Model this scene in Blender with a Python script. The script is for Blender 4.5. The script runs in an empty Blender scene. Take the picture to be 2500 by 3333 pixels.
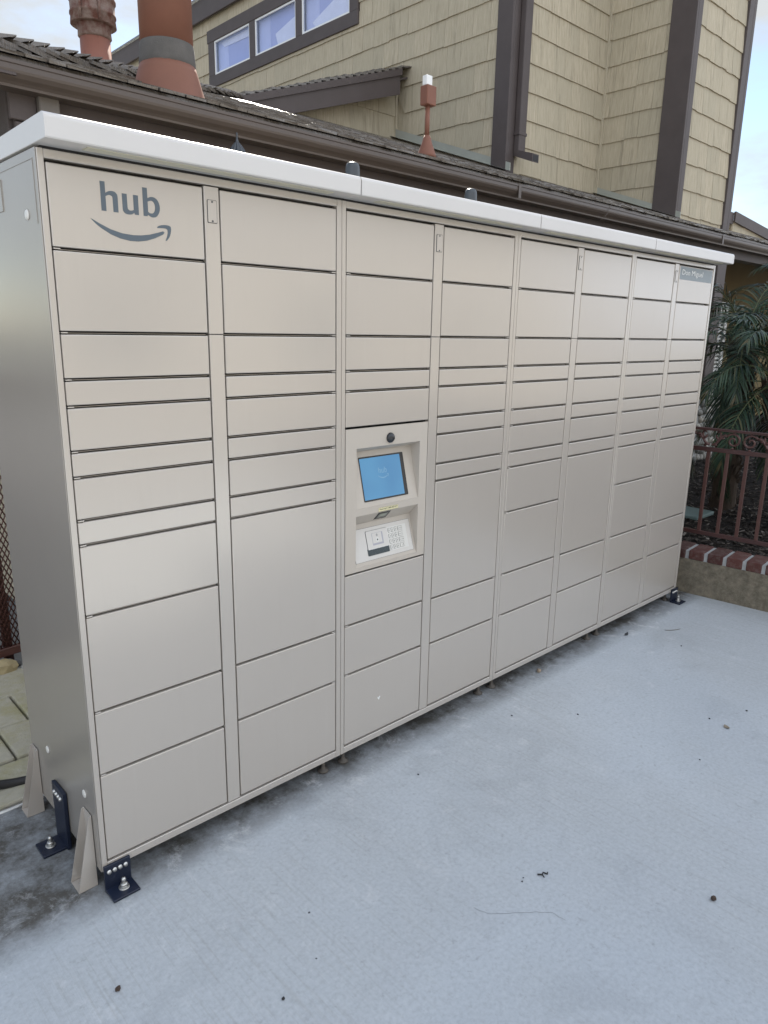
import bpy, bmesh, math, random
from mathutils import Vector, Matrix
from math import radians, sin, cos, pi
random.seed(7)
SC = bpy.context.scene
C = SC.collection

# ------------------------------------------------------------ camera
cd = bpy.data.cameras.new('camera'); cam = bpy.data.objects.new('camera', cd); C.objects.link(cam)
R_ = Vector((0.73057008, -0.68260788, 0.01771559)); U_ = Vector((0.15453165, 0.19054918, 0.96943849))
F_ = Vector((0.66512204, 0.70550513, -0.24469405))
M = Matrix.Identity(4)
for i in range(3):
    M[i][0] = R_[i]; M[i][1] = U_[i]; M[i][2] = -F_[i]
M[0][3], M[1][3], M[2][3] = -0.63231785, -1.8467441, 1.61972169
cam.matrix_world = M
cd.sensor_fit = 'HORIZONTAL'; cd.sensor_width = 36.0; cd.lens = 36.0 * 2334.19 / 2500.0
cd.clip_start = 0.05; cd.clip_end = 2000
SC.camera = cam

# ------------------------------------------------------------ light
SUN_EL = 41.0
SUN_DIR = Vector((0.60 * cos(radians(SUN_EL)), 0.80 * cos(radians(SUN_EL)), sin(radians(SUN_EL))))
w = bpy.data.worlds.new('World'); SC.world = w; w.use_nodes = True
nt = w.node_tree; nt.nodes.clear()
out = nt.nodes.new('ShaderNodeOutputWorld'); bg = nt.nodes.new('ShaderNodeBackground')
sky = nt.nodes.new('ShaderNodeTexSky'); sky.sky_type = 'NISHITA'; sky.sun_disc = False
sky.sun_elevation = radians(SUN_EL); sky.sun_rotation = math.atan2(0.60, 0.80)
sky.air_density = 1.0; sky.dust_density = 0.3; sky.ozone_density = 1.5
tc = nt.nodes.new('ShaderNodeTexCoord'); mp = nt.nodes.new('ShaderNodeMapping')
mp.inputs['Scale'].default_value = (1.0, 1.0, 2.6)
nz = nt.nodes.new('ShaderNodeTexNoise'); nz.inputs['Scale'].default_value = 2.3; nz.inputs['Detail'].default_value = 9; nz.inputs['Roughness'].default_value = 0.6
cr = nt.nodes.new('ShaderNodeValToRGB'); cr.color_ramp.elements[0].position = 0.40; cr.color_ramp.elements[1].position = 0.60
mx = nt.nodes.new('ShaderNodeMixRGB'); mx.inputs[2].default_value = (3.7, 3.85, 3.95, 1)
nt.links.new(tc.outputs['Generated'], mp.inputs['Vector']); nt.links.new(mp.outputs[0], nz.inputs['Vector'])
nt.links.new(nz.outputs['Fac'], cr.inputs[0]); nt.links.new(cr.outputs[0], mx.inputs[0])
nt.links.new(sky.outputs[0], mx.inputs[1])
# bright cloud bank added out of view, opposite the sun, to fill the shade
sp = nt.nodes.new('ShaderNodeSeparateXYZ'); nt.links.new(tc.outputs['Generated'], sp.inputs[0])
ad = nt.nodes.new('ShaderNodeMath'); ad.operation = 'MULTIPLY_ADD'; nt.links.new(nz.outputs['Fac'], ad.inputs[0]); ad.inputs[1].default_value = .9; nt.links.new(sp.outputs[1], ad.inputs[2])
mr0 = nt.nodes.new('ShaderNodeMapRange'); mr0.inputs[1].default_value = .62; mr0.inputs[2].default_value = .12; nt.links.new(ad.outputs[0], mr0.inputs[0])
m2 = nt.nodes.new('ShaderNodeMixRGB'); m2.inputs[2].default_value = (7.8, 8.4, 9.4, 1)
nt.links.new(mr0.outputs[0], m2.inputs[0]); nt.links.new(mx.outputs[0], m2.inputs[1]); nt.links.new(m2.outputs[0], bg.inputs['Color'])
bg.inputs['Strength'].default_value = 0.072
nt.links.new(bg.outputs[0], out.inputs['Surface'])
sd = bpy.data.lights.new('sun', 'SUN'); sd.energy = 5.0; sd.angle = radians(0.6); sd.color = (1.0, 0.93, 0.82)
so = bpy.data.objects.new('sun', sd); C.objects.link(so)
so.rotation_euler = SUN_DIR.to_track_quat('Z', 'Y').to_euler(); so.location = (0, 0, 12)
SC.view_settings.view_transform = 'Standard'; SC.view_settings.look = 'None'
SC.view_settings.exposure = 1.46; SC.view_settings.gamma = 1.0
SC.cycles.max_bounces = 8; SC.cycles.diffuse_bounces = 4; SC.cycles.glossy_bounces = 4
SC.cycles.transparent_max_bounces = 12

# ------------------------------------------------------------ helpers
def tag(o, label=None, cat=None, group=None, kind=None):
    if label: o['label'] = label
    if cat: o['category'] = cat
    if group: o['group'] = group
    if kind: o['kind'] = kind
    return o
def empty(name, loc, label=None, cat=None, group=None):
    o = bpy.data.objects.new(name, None); C.objects.link(o); o.location = loc; o.empty_display_size = .1
    return tag(o, label, cat, group)
def link(name, bm, m, parent=None, smooth=False):
    """bm is in world coordinates; parent may be an empty anywhere (children keep world placement)"""
    bmesh.ops.recalc_face_normals(bm, faces=bm.faces[:])
    me = bpy.data.meshes.new(name); bm.to_mesh(me); bm.free()
    for mm in (m if isinstance(m, (list, tuple)) else [m]): me.materials.append(mm)
    if smooth:
        for p in me.polygons: p.use_smooth = True
    o = bpy.data.objects.new(name, me); C.objects.link(o)
    if parent is not None:
        o.parent = parent
        loc = Vector((0, 0, 0)); p = parent
        while p is not None: loc += p.location; p = p.parent
        if isinstance(parent, bpy.types.Object): me.transform(Matrix.Translation(-loc))
    return o
def rawbox(bm, a, b, mi=0):
    x0, y0, z0 = a; x1, y1, z1 = b
    v = [bm.verts.new(p) for p in ((x0,y0,z0),(x1,y0,z0),(x1,y1,z0),(x0,y1,z0),(x0,y0,z1),(x1,y0,z1),(x1,y1,z1),(x0,y1,z1))]
    fs = []
    for q in ((0,3,2,1),(4,5,6,7),(0,1,5,4),(1,2,6,5),(2,3,7,6),(3,0,4,7)):
        f = bm.faces.new([v[i] for i in q]); f.material_index = mi; fs.append(f)
    return v, fs
def box(bm, a, b, bev=0.0, seg=2, mi=0):
    if bev <= 0: rawbox(bm, a, b, mi); return
    t = bmesh.new(); rawbox(t, a, b, mi)
    bmesh.ops.bevel(t, geom=t.edges[:], offset=bev, segments=seg, profile=.5, affect='EDGES')
    merge(bm, t, mi)
def merge(bm, t, mi=None, mat=None):
    vm = {}
    for v in t.verts: vm[v] = bm.verts.new(mat @ v.co if mat else v.co)
    for f in t.faces:
        try:
            g = bm.faces.new([vm[v] for v in f.verts]); g.material_index = f.material_index if mi is None else mi; g.smooth = f.smooth
        except ValueError: pass
    t.free()
def quad(bm, pts, mi=0):
    f = bm.faces.new([bm.verts.new(p) for p in pts]); f.material_index = mi; return f
def lathe(bm, cx, cy, prof, n=32, axis='z', mi=0, wob=0.0, cap=True):
    rings = []
    for r, z in prof:
        ring = []
        for i in range(n):
            a = 2*pi*i/n; rr = max(r, 1e-4) * (1 + wob*random.uniform(-1, 1))
            if axis == 'z': p = (cx[0] if isinstance(cx, tuple) else cx, cy, 0); p = (p[0]+rr*cos(a), cy+rr*sin(a), z)
            elif axis == 'y': p = (cx + rr*cos(a), z, cy + rr*sin(a))
            else: p = (z, cx + rr*cos(a), cy + rr*sin(a))
            ring.append(bm.verts.new(p))
        rings.append(ring)
    for a, b in zip(rings, rings[1:]):
        for i in range(n):
            f = bm.faces.new((a[i], a[(i+1)%n], b[(i+1)%n], b[i])); f.smooth = True; f.material_index = mi
    if cap:
        for ring in (rings[0], rings[-1]):
            f = bm.faces.new(ring); f.material_index = mi
def tube(bm, pts, r, n=8, mi=0, closed=False, taper=None):
    pts = [Vector(p) for p in pts]; rings = []
    for k, p in enumerate(pts):
        a = pts[max(k-1, 0)]; b = pts[min(k+1, len(pts)-1)]
        t = (b - a).normalized(); up = Vector((0, 0, 1)) if abs(t.z) < .95 else Vector((1, 0, 0))
        s = t.cross(up).normalized(); u = s.cross(t)
        rr = r if taper is None else r*(1 + (taper-1)*k/(len(pts)-1))
        rings.append([bm.verts.new(p + s*rr*cos(2*pi*i/n) + u*rr*sin(2*pi*i/n)) for i in range(n)])
    for a, b in zip(rings, rings[1:]):
        for i in range(n):
            f = bm.faces.new((a[i], a[(i+1)%n], b[(i+1)%n], b[i])); f.smooth = True; f.material_index = mi
    if len(rings) > 1:
        bm.faces.new(rings[0]).material_index = mi; bm.faces.new(rings[-1]).material_index = mi
def prism(bm, prof, axis, a, b, mi=0):
    """closed 2-D profile swept along an axis. axis x: prof=(y,z); axis y: prof=(x,z); axis z: prof=(x,y)"""
    def P(p, t): return (t, p[0], p[1]) if axis == 'x' else ((p[0], t, p[1]) if axis == 'y' else (p[0], p[1], t))
    A = [bm.verts.new(P(p, a)) for p in prof]; B = [bm.verts.new(P(p, b)) for p in prof]
    n = len(prof)
    for i in range(n):
        bm.faces.new((A[i], A[(i+1)%n], B[(i+1)%n], B[i])).material_index = mi
    bm.faces.new(A).material_index = mi; bm.faces.new(B[::-1]).material_index = mi
def poly_plate(bm, loops, y0, y1, mi=0):
    """flat plate in the xz plane with holes, y0 front y1 back"""
    t = bmesh.new(); es = []
    for lp in loops:
        vs = [t.verts.new((x, y0, z)) for x, z in lp]
        for i in range(len(vs)): es.append(t.edges.new((vs[i], vs[(i+1) % len(vs)])))
    bmesh.ops.triangle_fill(t, use_beauty=True, use_dissolve=False, edges=es)
    r = bmesh.ops.extrude_face_region(t, geom=t.faces[:])
    for v in [g for g in r['geom'] if isinstance(g, bmesh.types.BMVert)]: v.co.y = y1
    merge(bm, t, mi)

# ------------------------------------------------------------ materials
class N:
    def __init__(s, name):
        s.m = bpy.data.materials.new(name); s.m.use_nodes = True; s.t = s.m.node_tree
        s.b = s.t.nodes['Principled BSDF']; s.tc = None
    def new(s, k, **kw):
        n = s.t.nodes.new(k)
        for a, v in kw.items(): setattr(n, a, v)
        return n
    def l(s, a, b): s.t.links.new(a, b)
    def coord(s, scale=(1, 1, 1), rot=(0, 0, 0), kind='Object'):
        if s.tc is None: s.tc = s.new('ShaderNodeTexCoord')
        m = s.new('ShaderNodeMapping'); m.inputs['Scale'].default_value = scale; m.inputs['Rotation'].default_value = rot
        s.l(s.tc.outputs[kind], m.inputs['Vector']); return m.outputs[0]
    def noise(s, scale, detail=4, rough=.5, vec=None, dist=0):
        n = s.new('ShaderNodeTexNoise'); n.inputs['Scale'].default_value = scale; n.inputs['Detail'].default_value = detail
        n.inputs['Roughness'].default_value = rough; n.inputs['Distortion'].default_value = dist
        s.l(vec if vec is not None else s.coord(), n.inputs['Vector']); return n.outputs['Fac']
    def ramp(s, f, stops):
        r = s.new('ShaderNodeValToRGB'); e = r.color_ramp.elements
        e[1].position = stops[-1][0]; e[0].position = stops[0][0]
        for p, c in stops[1:-1]: e.new(p)
        for k, (p, c) in enumerate(stops):
            e[k].color = (c, c, c, 1) if isinstance(c, (int, float)) else (*c, 1)
        s.l(f, r.inputs[0]); return r.outputs[0]
    def mix(s, f, a, b, mode='MIX'):
        m = s.new('ShaderNodeMixRGB', blend_type=mode)
        for k, v in ((0, f), (1, a), (2, b)):
            if hasattr(v, 'is_linked') or hasattr(v, 'links'): s.l(v, m.inputs[k])
            else: m.inputs[k].default_value = v if k == 0 else (*v, 1)
        return m.outputs[0]
    def bump(s, h, strength=.3, dist=.01, prev=None):
        b = s.new('ShaderNodeBump'); b.inputs['Strength'].default_value = strength; b.inputs['Distance'].default_value = dist
        s.l(h, b.inputs['Height'])
        if prev is not None: s.l(prev, b.inputs['Normal'])
        return b.outputs[0]
    def set(s, color=None, rough=None, metal=None, normal=None, spec=None, coat=None):
        for k, v in (('Base Color', color), ('Roughness', rough), ('Metallic', metal), ('Normal', normal), ('Specular IOR Level', spec), ('Coat Weight', coat)):
            if v is None: continue
            if hasattr(v, 'links'): s.l(v, s.b.inputs[k])
            elif k == 'Base Color': s.b.inputs[k].default_value = (*v, 1)
            else: s.b.inputs[k].default_value = v
        return s.m
def simple(name, col, rough=.5, metal=0, var=.12, scale=8, bump=0, spec=.5):
    n = N(name); f = n.noise(scale, 5, .6)
    c = n.mix(f, tuple(x*(1-var) for x in col), tuple(min(1, x*(1+var)) for x in col))
    nr = n.bump(n.noise(scale*12, 3, .6), bump, .002) if bump else None
    return n.set(c, rough, metal, nr, spec)

def m_paint():
    n = N('beige powder coated steel')
    big = n.noise(1.3, 4, .55); sm = n.noise(130, 2, .5); oi = n.new('ShaderNodeObjectInfo')
    c = n.mix(big, (.475, .440, .398), (.512, .477, .435))
    c = n.mix(n.ramp(oi.outputs['Random'], [(0, 0.0), (1, .30)]), c, (.44, .40, .36))
    ru = n.noise(3.0, 2, .5, n.coord((9, 9, .5)))
    c = n.mix(n.ramp(ru, [(.64, 0.0), (.84, .08)]), c, (.62, .60, .57))
    # faint vertical run marks and finger dirt
    st = n.noise(6, 6, .65, n.coord((5, 5, .5)))
    c = n.mix(n.ramp(st, [(.56, 0.0), (.80, .09)]), c, (.34, .31, .27))
    nr = n.bump(n.noise(1.6, 2, .4), .10, .03)
    return n.set(c, n.ramp(oi.outputs['Random'], [(0, .19), (1, .27)]), .24, nr, .8)
PAINT = m_paint()
def m_side():
    n = N('glossier beige sheet metal')
    sm = n.noise(140, 2, .5)
    c = n.mix(n.noise(1.5, 4, .5), (.315, .292, .262), (.37, .346, .312))
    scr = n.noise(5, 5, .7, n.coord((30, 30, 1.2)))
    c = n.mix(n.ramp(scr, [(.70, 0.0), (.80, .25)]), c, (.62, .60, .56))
    nr = n.bump(n.noise(2.2, 2, .4), .12, .02)
    return n.set(c, .27, .30, nr, .8)
SIDE = m_side()
FOOTM = simple('dusty foot', (.09, .08, .07), .6, 0, .2, 60)
CANOPY = simple('pale grey canopy paint', (.56, .545, .53), .27, 0, .05, 3, .05, .6)
BLACK = simple('black gap shade', (.012, .012, .013), .6, 0, .1)  # black painted in for the shade inside gaps and openings
PLASTIC = simple('black plastic', (.02, .022, .026), .25, 0, .1)
DARKANT = simple('dark antenna plastic', (.035, .042, .05), .35, 0, .1)
WHITEPLUG = simple('pale plug', (.66, .65, .62), .4, 0, .06)
NAVY = simple('navy painted steel', (.006, .011, .028), .42, 0, .3, 25, .2)
STEEL = simple('zinc plated steel', (.55, .55, .53), .32, .9, .15, 40, .15)
LOGO = simple('slate logo vinyl', (.088, .112, .135), .45, 0, .06, 20)
SIGNM = simple('grey sign vinyl', (.22, .26, .285), .4, 0, .05)
WHITE = simple('white lettering', (.78, .80, .80), .5, 0, .03)
CONSOLE = simple('console cream plastic', (.46, .42, .37), .5, 0, .04, 30, .08)
PLATEM = simple('console plate satin', (.56, .545, .52), .38, 0, .04, 60, .05)
KEYW = simple('satin keypad metal', (.62, .63, .62), .3, .3, .05)
INK = simple('dark ink', (.05, .055, .06), .6, 0, .1)
BROWN = N('dark brown wood paint')
_f = BROWN.noise(5, 6, .6, BROWN.coord((1, 1, 1)))
BROWN = BROWN.set(BROWN.mix(_f, (.060, .047, .044), (.088, .072, .068)), .6, 0, BROWN.bump(BROWN.noise(40, 5, .7, BROWN.coord((3, 3, .4))), .35, .004), .4)
GUTTER = simple('brown gutter metal', (.080, .062, .052), .42, 0, .12, 2.5, .05)
TERRA = N('terracotta painted flue')
_a = TERRA.mix(TERRA.noise(4, 5, .6), (.175, .070, .048), (.24, .100, .070))
TERRA = TERRA.set(TERRA.mix(TERRA.ramp(TERRA.noise(14, 6, .7, TERRA.coord((2, 2, .8))), [(.60, 0.0), (.66, .8)]), _a, (.12, .045, .03)), .6, 0, TERRA.bump(TERRA.noise(30, 4, .6), .25, .004), .35)
TERRA2 = simple('even terracotta paint', (.185, .080, .052), .6, 0, .22, 5, .15, .35)
RUSTCAP = N('weathered flue cap')
RUSTCAP = RUSTCAP.set(RUSTCAP.mix(RUSTCAP.ramp(RUSTCAP.noise(12, 6, .7), [(.38, 0.0), (.62, 1.0)]), (.10, .038, .026), (.20, .15, .125)), .7, 0, RUSTCAP.bump(RUSTCAP.noise(40, 4, .6), .5, .004), .3)
CEMENT = simple('grey cement band', (.09, .084, .078), .85, 0, .4, 12, 1.0)
FLASH = simple('painted grey green flashing', (.31, .32, .28), .45, 0, .12, 6, .1)
def m_siding():
    n = N('painted cedar shingles')
    g = n.noise(4, 6, .7, n.coord((22, 22, .9)))
    c = n.mix(n.ramp(g, [(.35, 0.0), (.65, 1.0)]), (.37, .318, .225), (.525, .462, .345))
    rnd = n.new('ShaderNodeNewGeometry'); 
    c = n.mix(n.ramp(rnd.outputs['Random Per Island'], [(0, 0.0), (1, .6)]), c, (.36, .325, .24))
    dirt = n.noise(2.0, 5, .7, n.coord((9, 9, .6)))
    c = n.mix(n.ramp(dirt, [(.56, 0.0), (.74, .55)]), c, (.17, .15, .11))
    gr = n.noise(3, 5, .65, n.coord((60, 60, 1.6)))
    return n.set(c, .75, 0, n.bump(gr, .55, .006, n.bump(g, .35, .01)), .25)
SIDING = m_siding()
def m_shake():
    n = N('weathered cedar shakes')
    rnd = n.new('ShaderNodeNewGeometry')
    g = n.noise(6, 6, .7, n.coord((9, 2.2, 2.2)))
    c = n.mix(g, (.04, .032, .026), (.19, .165, .14))
    c = n.mix(n.ramp(rnd.outputs['Random Per Island'], [(0, 0.0), (1, .6)]), c, (.09, .075, .06))
    return n.set(c, n.ramp(g, [(.3,.16),(.7,.34)]), 0, n.bump(g, .9, .005, n.bump(n.noise(60, 4, .7, n.coord((6, 1, 1))), .6, .004)), 1.0)
SHAKE = m_shake()
def m_concrete():
    n = N('broom finished concrete')
    big = n.noise(.75, 7, .62); mid = n.noise(3.2, 8, .68, None, .4); fine = n.noise(78, 3, .65)
    c = n.mix(n.ramp(big, [(.30, 0.0), (.70, 1.0)]), (.370, .408, .450), (.440, .480, .522))
    c = n.mix(n.ramp(mid, [(.50, 0.0), (.70, .45)]), c, (.375, .405, .445))
    c = n.mix(n.ramp(n.noise(1.4, 8, .75, n.coord((1, 1.6, 1)), .6), [(.58, 0.0), (.80, .25)]), c, (.58, .61, .64))
    c = n.mix(n.ramp(n.noise(2.1, 6, .6, n.coord((1, 1, 1)), 1.2), [(.56, 0.0), (.66, .35), (.80, .15)]), c, (.30, .33, .365))
    # broom strokes, roughly across the slab
    br = n.noise(9, 3, .6, n.coord((11, .38, 1), (0, 0, radians(-15))))
    msk = n.ramp(n.noise(.9, 3, .5), [(.44, .10), (.60, 1.0)])
    brm = n.mix(msk, (.5, .5, .5), br)
    c = n.mix(n.ramp(brm, [(.52, 0.0), (.68, .36)]), c, (.29, .30, .305))
    c = n.mix(n.ramp(msk, [(.0, 0.0), (1.0, .16)]), c, (.33, .32, .29))
    c = n.mix(n.ramp(fine, [(.34, .28), (.50, 0.0)]), c, (.27, .285, .30))
    c = n.mix(n.ramp(fine, [(.52, 0.0), (.68, .16)]), c, (.60, .625, .645))
    c = n.mix(n.ramp(n.noise(34, 4, .75), [(.58, 0.0), (.70, .55)]), c, (.27, .285, .30))
    c = n.mix(n.ramp(n.noise(11, 9, .8), [(.57, 0.0), (.68, .40)]), c, (.33, .35, .375))
    c = n.mix(n.ramp(n.noise(17, 9, .8, None, .3), [(.64, 0.0), (.74, .25)]), c, (.62, .64, .66))
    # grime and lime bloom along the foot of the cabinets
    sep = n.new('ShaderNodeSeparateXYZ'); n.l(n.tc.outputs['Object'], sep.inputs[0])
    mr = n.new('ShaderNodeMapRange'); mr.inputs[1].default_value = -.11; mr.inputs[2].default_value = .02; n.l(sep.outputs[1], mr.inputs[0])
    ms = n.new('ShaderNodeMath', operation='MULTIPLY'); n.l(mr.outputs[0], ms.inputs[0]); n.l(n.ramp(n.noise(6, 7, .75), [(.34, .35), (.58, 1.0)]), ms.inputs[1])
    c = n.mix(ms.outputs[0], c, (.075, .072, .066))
    mb = n.new('ShaderNodeMapRange'); mb.inputs[1].default_value = -1.0; mb.inputs[2].default_value = -.12; n.l(sep.outputs[1], mb.inputs[0])
    ml = n.new('ShaderNodeMath', operation='MULTIPLY'); n.l(mb.outputs[0], ml.inputs[0]); n.l(n.ramp(n.noise(7, 8, .8, None, .5), [(.56, 0.0), (.72, .55)]), ml.inputs[1])
    c = n.mix(ml.outputs[0], c, (.66, .675, .69))
    h = n.bump(fine, .16, .002, n.bump(brm, .35, .004, n.bump(mid, .15, .006)))
    return n.set(c, .72, 0, h, .35)
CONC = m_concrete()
CRACK = simple('crack shadow', (.21, .22, .23), .9)
def m_paver():
    n = N('mossy paving stone')
    c = n.mix(n.noise(30, 6, .7), (.30, .285, .225), (.50, .475, .39))
    c = n.mix(n.ramp(n.noise(4.5, 6, .7), [(.45, 0.0), (.64, .6)]), c, (.30, .28, .11))
    return n.set(c, .85, 0, n.bump(n.noise(90, 5, .7), .7, .006), .3)
PAVER = m_paver()
SOIL = simple('dark soil', (.030, .025, .020), .95, 0, .4, 20, .8, .2)
MULCHBASE = simple('dark mulch base', (.012, .010, .009), .95, 0, .4, 30, .9, .2)
def m_mulch():
    n = N('bark mulch chips'); g = n.new('ShaderNodeNewGeometry')
    c = n.ramp(g.outputs['Random Per Island'], [(0, (.012, .010, .009)), (.6, (.030, .025, .022)), (.9, (.075, .064, .055)), (1, (.22, .20, .18))])
    return n.set(c, .8, 0, None, .3)
MULCH = m_mulch()
GROUND = simple('pale asphalt ground', (.20, .195, .185), .9, 0, .2, 1.5, .4, .3)
def m_stucco(col, name):
    n = N(name)
    c = n.mix(n.ramp(n.noise(26, 6, .7), [(.36, 0.0), (.64, 1.0)]), tuple(x*.68 for x in col), tuple(x*1.22 for x in col))
    c = n.mix(n.ramp(n.noise(5, 5, .7, None, 1.0), [(.55, 0.0), (.70, .45)]), c, tuple(x*.5 for x in col))
    return n.set(c, .9, 0, n.bump(n.noise(48, 6, .8), 1.0, .014), .25)
STUCCO = m_stucco((.22, .195, .15), 'rough tan stucco')
def m_brick():
    n = N('red brick'); g = n.new('ShaderNodeNewGeometry')
    c = n.ramp(g.outputs['Random Per Island'], [(0, (.060, .027, .024)), (.5, (.095, .036, .030)), (1, (.075, .042, .038))])
    c = n.mix(n.ramp(n.noise(25, 6, .75), [(.46, 0.0), (.70, .6)]), c, (.17, .135, .125))
    return n.set(c, .85, 0, n.bump(n.noise(80, 5, .7), .6, .004), .3)
BRICK = m_brick()
MORTAR = simple('pale mortar', (.34, .35, .355), .9, 0, .3, 30, .8)
IRON = simple('maroon fence paint', (.052, .020, .018), .45, 0, .25, 14, .2)
SCROLLM = simple('paler maroon scroll paint', (.10, .05, .045), .35, .2, .3, 30, .2)  # paler maroon makes the scrollwork stand out
IRONL = simple('rust brown fence paint', (.075, .030, .024), .5, 0, .25, 14, .2)
def m_leaf():
    n = N('palm leaflet'); g = n.new('ShaderNodeNewGeometry')
    c = n.ramp(g.outputs['Random Per Island'], [(0, (.008, .020, .013)), (.55, (.018, .042, .025)), (.90, (.045, .080, .042)), (1, (.12, .09, .045))])
    return n.set(c, .38, 0, None, .35)
LEAF = m_leaf()
STEM = simple('frond stem', (.07, .085, .03), .5)
BOOT = simple('fibrous palm trunk', (.050, .036, .026), .9, 0, .5, 30, .8)
def m_cobble():
    n = N('river cobble'); g = n.new('ShaderNodeNewGeometry')
    c = n.ramp(g.outputs['Random Per Island'], [(0, (.10, .105, .10)), (.5, (.20, .20, .185)), (1, (.36, .34, .30))])
    c = n.mix(n.ramp(n.noise(25, 5, .6), [(.45, 0.0), (.7, .4)]), c, (.10, .09, .08))
    return n.set(c, .7, 0, n.bump(n.noise(60, 4, .6), .3, .003), .4)
COBBLE = m_cobble()
OCHRE = simple('ochre porch wall', (.16, .115, .045), .85, 0, .15, 4, .3)
FRAMEW = simple('white window frame', (.72, .73, .72), .4, 0, .04)
BLIND = simple('pale blind slats', (.60, .61, .58), .6, 0, .05)
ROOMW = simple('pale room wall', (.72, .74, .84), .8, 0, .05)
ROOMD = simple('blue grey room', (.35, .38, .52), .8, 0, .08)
HOSE = simple('black corrugated hose', (.018, .018, .020), .5, 0, .2, 40, .2)
def m_glass():
    n = N('window glass'); t = n.t; t.nodes.remove(n.b)
    o = [x for x in t.nodes if x.type == 'OUTPUT_MATERIAL'][0]
    g = n.new('ShaderNodeBsdfGlossy'); g.inputs['Roughness'].default_value = .03; g.inputs['Color'].default_value = (.86, .88, 1, 1)
    tr = n.new('ShaderNodeBsdfTransparent'); tr.inputs['Color'].default_value = (.93, .95, 1, 1)
    m = n.new('ShaderNodeMixShader'); m.inputs[0].default_value = .12; n.l(tr.outputs[0], m.inputs[1]); n.l(g.outputs[0], m.inputs[2])
    n.l(m.outputs[0], o.inputs['Surface']); return n.m
GLASS = m_glass()
def m_screen():
    n = N('lit blue screen')
    sep = n.new('ShaderNodeSeparateXYZ'); n.l(n.coord(), sep.inputs[0])
    c = n.ramp(n.noise(4, 2, .5), [(.3, (.060, .215, .43)), (.7, (.10, .33, .56))])
    n.set((.01, .02, .03), .06, 0, None, .5)
    n.l(c, n.b.inputs['Emission Color']); n.b.inputs['Emission Strength'].default_value = .36
    return n.m
SCREEN = m_screen()
def m_scrlogo():
    n = N('lit pale screen mark'); n.set((.02, .03, .04), .06)
    n.b.inputs['Emission Color'].default_value = (.16, .38, .60, 1); n.b.inputs['Emission Strength'].default_value = .30; return n.m
SCRLOGO = m_scrlogo()

# ------------------------------------------------------------ lettering
def text_mesh(s, size, xscale=1.0, bold=0.0):
    cu = bpy.data.curves.new('lettering', 'FONT'); cu.body = s; cu.size = size; cu.offset = bold; cu.resolution_u = 3
    to = bpy.data.objects.new('lettering', cu); C.objects.link(to)
    bpy.context.view_layer.update()
    me = bpy.data.meshes.new_from_object(to.evaluated_get(bpy.context.evaluated_depsgraph_get()))
    bpy.data.objects.remove(to); bpy.data.curves.remove(cu)
    b = bmesh.new(); b.from_mesh(me); bpy.data.meshes.remove(me)
    for v in b.verts: v.co.x *= xscale
    return b
def place_text(bm, s, org, size, xs=1.0, bold=0.0, mi=0, up=(0, 0, 1), right=(1, 0, 0), width=None, height=None):
    t = text_mesh(s, size, xs, bold)
    if not t.verts: t.free(); return
    x0 = min(v.co.x for v in t.verts); x1 = max(v.co.x for v in t.verts); y0 = min(v.co.y for v in t.verts); y1 = max(v.co.y for v in t.verts)
    kx = (width/(x1-x0)) if width else 1; ky = (height/(y1-y0)) if height else (kx if width and not height else 1)
    right = Vector(right); up = Vector(up); org = Vector(org)
    for v in t.verts:
        x = (v.co.x - (x0 if width else 0))*kx; y = (v.co.y - (y0 if height else 0))*ky
        v.co = org + right*x + up*y
    merge(bm, t, mi)
HUB_H = [(0.1427,1.9603),(0.1549,1.9603),(0.1549,1.9347),(0.1618,1.939),(0.1695,1.9409),(0.1775,1.9402),(0.1832,1.9357),(0.1852,1.9288),(0.1852,1.893),(0.1725,1.893),(0.1723,1.9245),(0.17,1.9293),(0.1646,1.9309),(0.1597,1.9297),(0.1549,1.9272),(0.1549,1.893),(0.1427,1.893)]
HUB_U = [(0.1966,1.9392),(0.209,1.9392),(0.2092,1.9099),(0.2108,1.9036),(0.216,1.9012),(0.2219,1.9023),(0.2254,1.904),(0.2254,1.9392),(0.2381,1.9392),(0.2381,1.893),(0.2278,1.893),(0.2262,1.8969),(0.2198,1.8929),(0.211,1.8915),(0.2025,1.8932),(0.1977,1.8985),(0.1966,1.9058)]
HUB_B = [(0.2507,1.9603),(0.2632,1.9603),(0.2632,1.9362),(0.27,1.9396),(0.279,1.9405),(0.2878,1.9366),(0.2938,1.928),(0.2957,1.9163),(0.2934,1.9053),(0.2867,1.8955),(0.2782,1.8918),(0.2699,1.8926),(0.2624,1.8967),(0.2607,1.893),(0.2507,1.893)]
HUB_BI = [(0.2632,1.9283),(0.2632,1.904),(0.2675,1.9013),(0.275,1.9012),(0.2810,1.9066),(0.2830,1.9161),(0.2818,1.9239),(0.2776,1.93),(0.2709,1.9311)]
SMILE = [(0.1139,1.8721),(0.1176,1.8713),(0.1359,1.8625),(0.1627,1.8518),(0.1905,1.8455),(0.2192,1.8437),(0.2414,1.8451),(0.2641,1.8493),(0.2873,1.8563),(0.3014,1.8609),(0.3051,1.858),(0.3009,1.8529),(0.2788,1.842),(0.2555,1.8337),(0.2329,1.8297),(0.2109,1.829),(0.1852,1.8326),(0.1618,1.8401),(0.1391,1.852),(0.1237,1.8631)]
ARROW = [(0.2847,1.8684),(0.2883,1.8719),(0.2961,1.875),(0.307,1.8768),(0.3179,1.8763),(0.3232,1.8742),(0.3241,1.8681),(0.3222,1.857),(0.3177,1.847),(0.3101,1.8381),(0.3073,1.8385),(0.3115,1.8478),(0.3145,1.859),(0.3141,1.8657),(0.3096,1.8683),(0.2988,1.8685),(0.2865,1.8673)]
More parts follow.
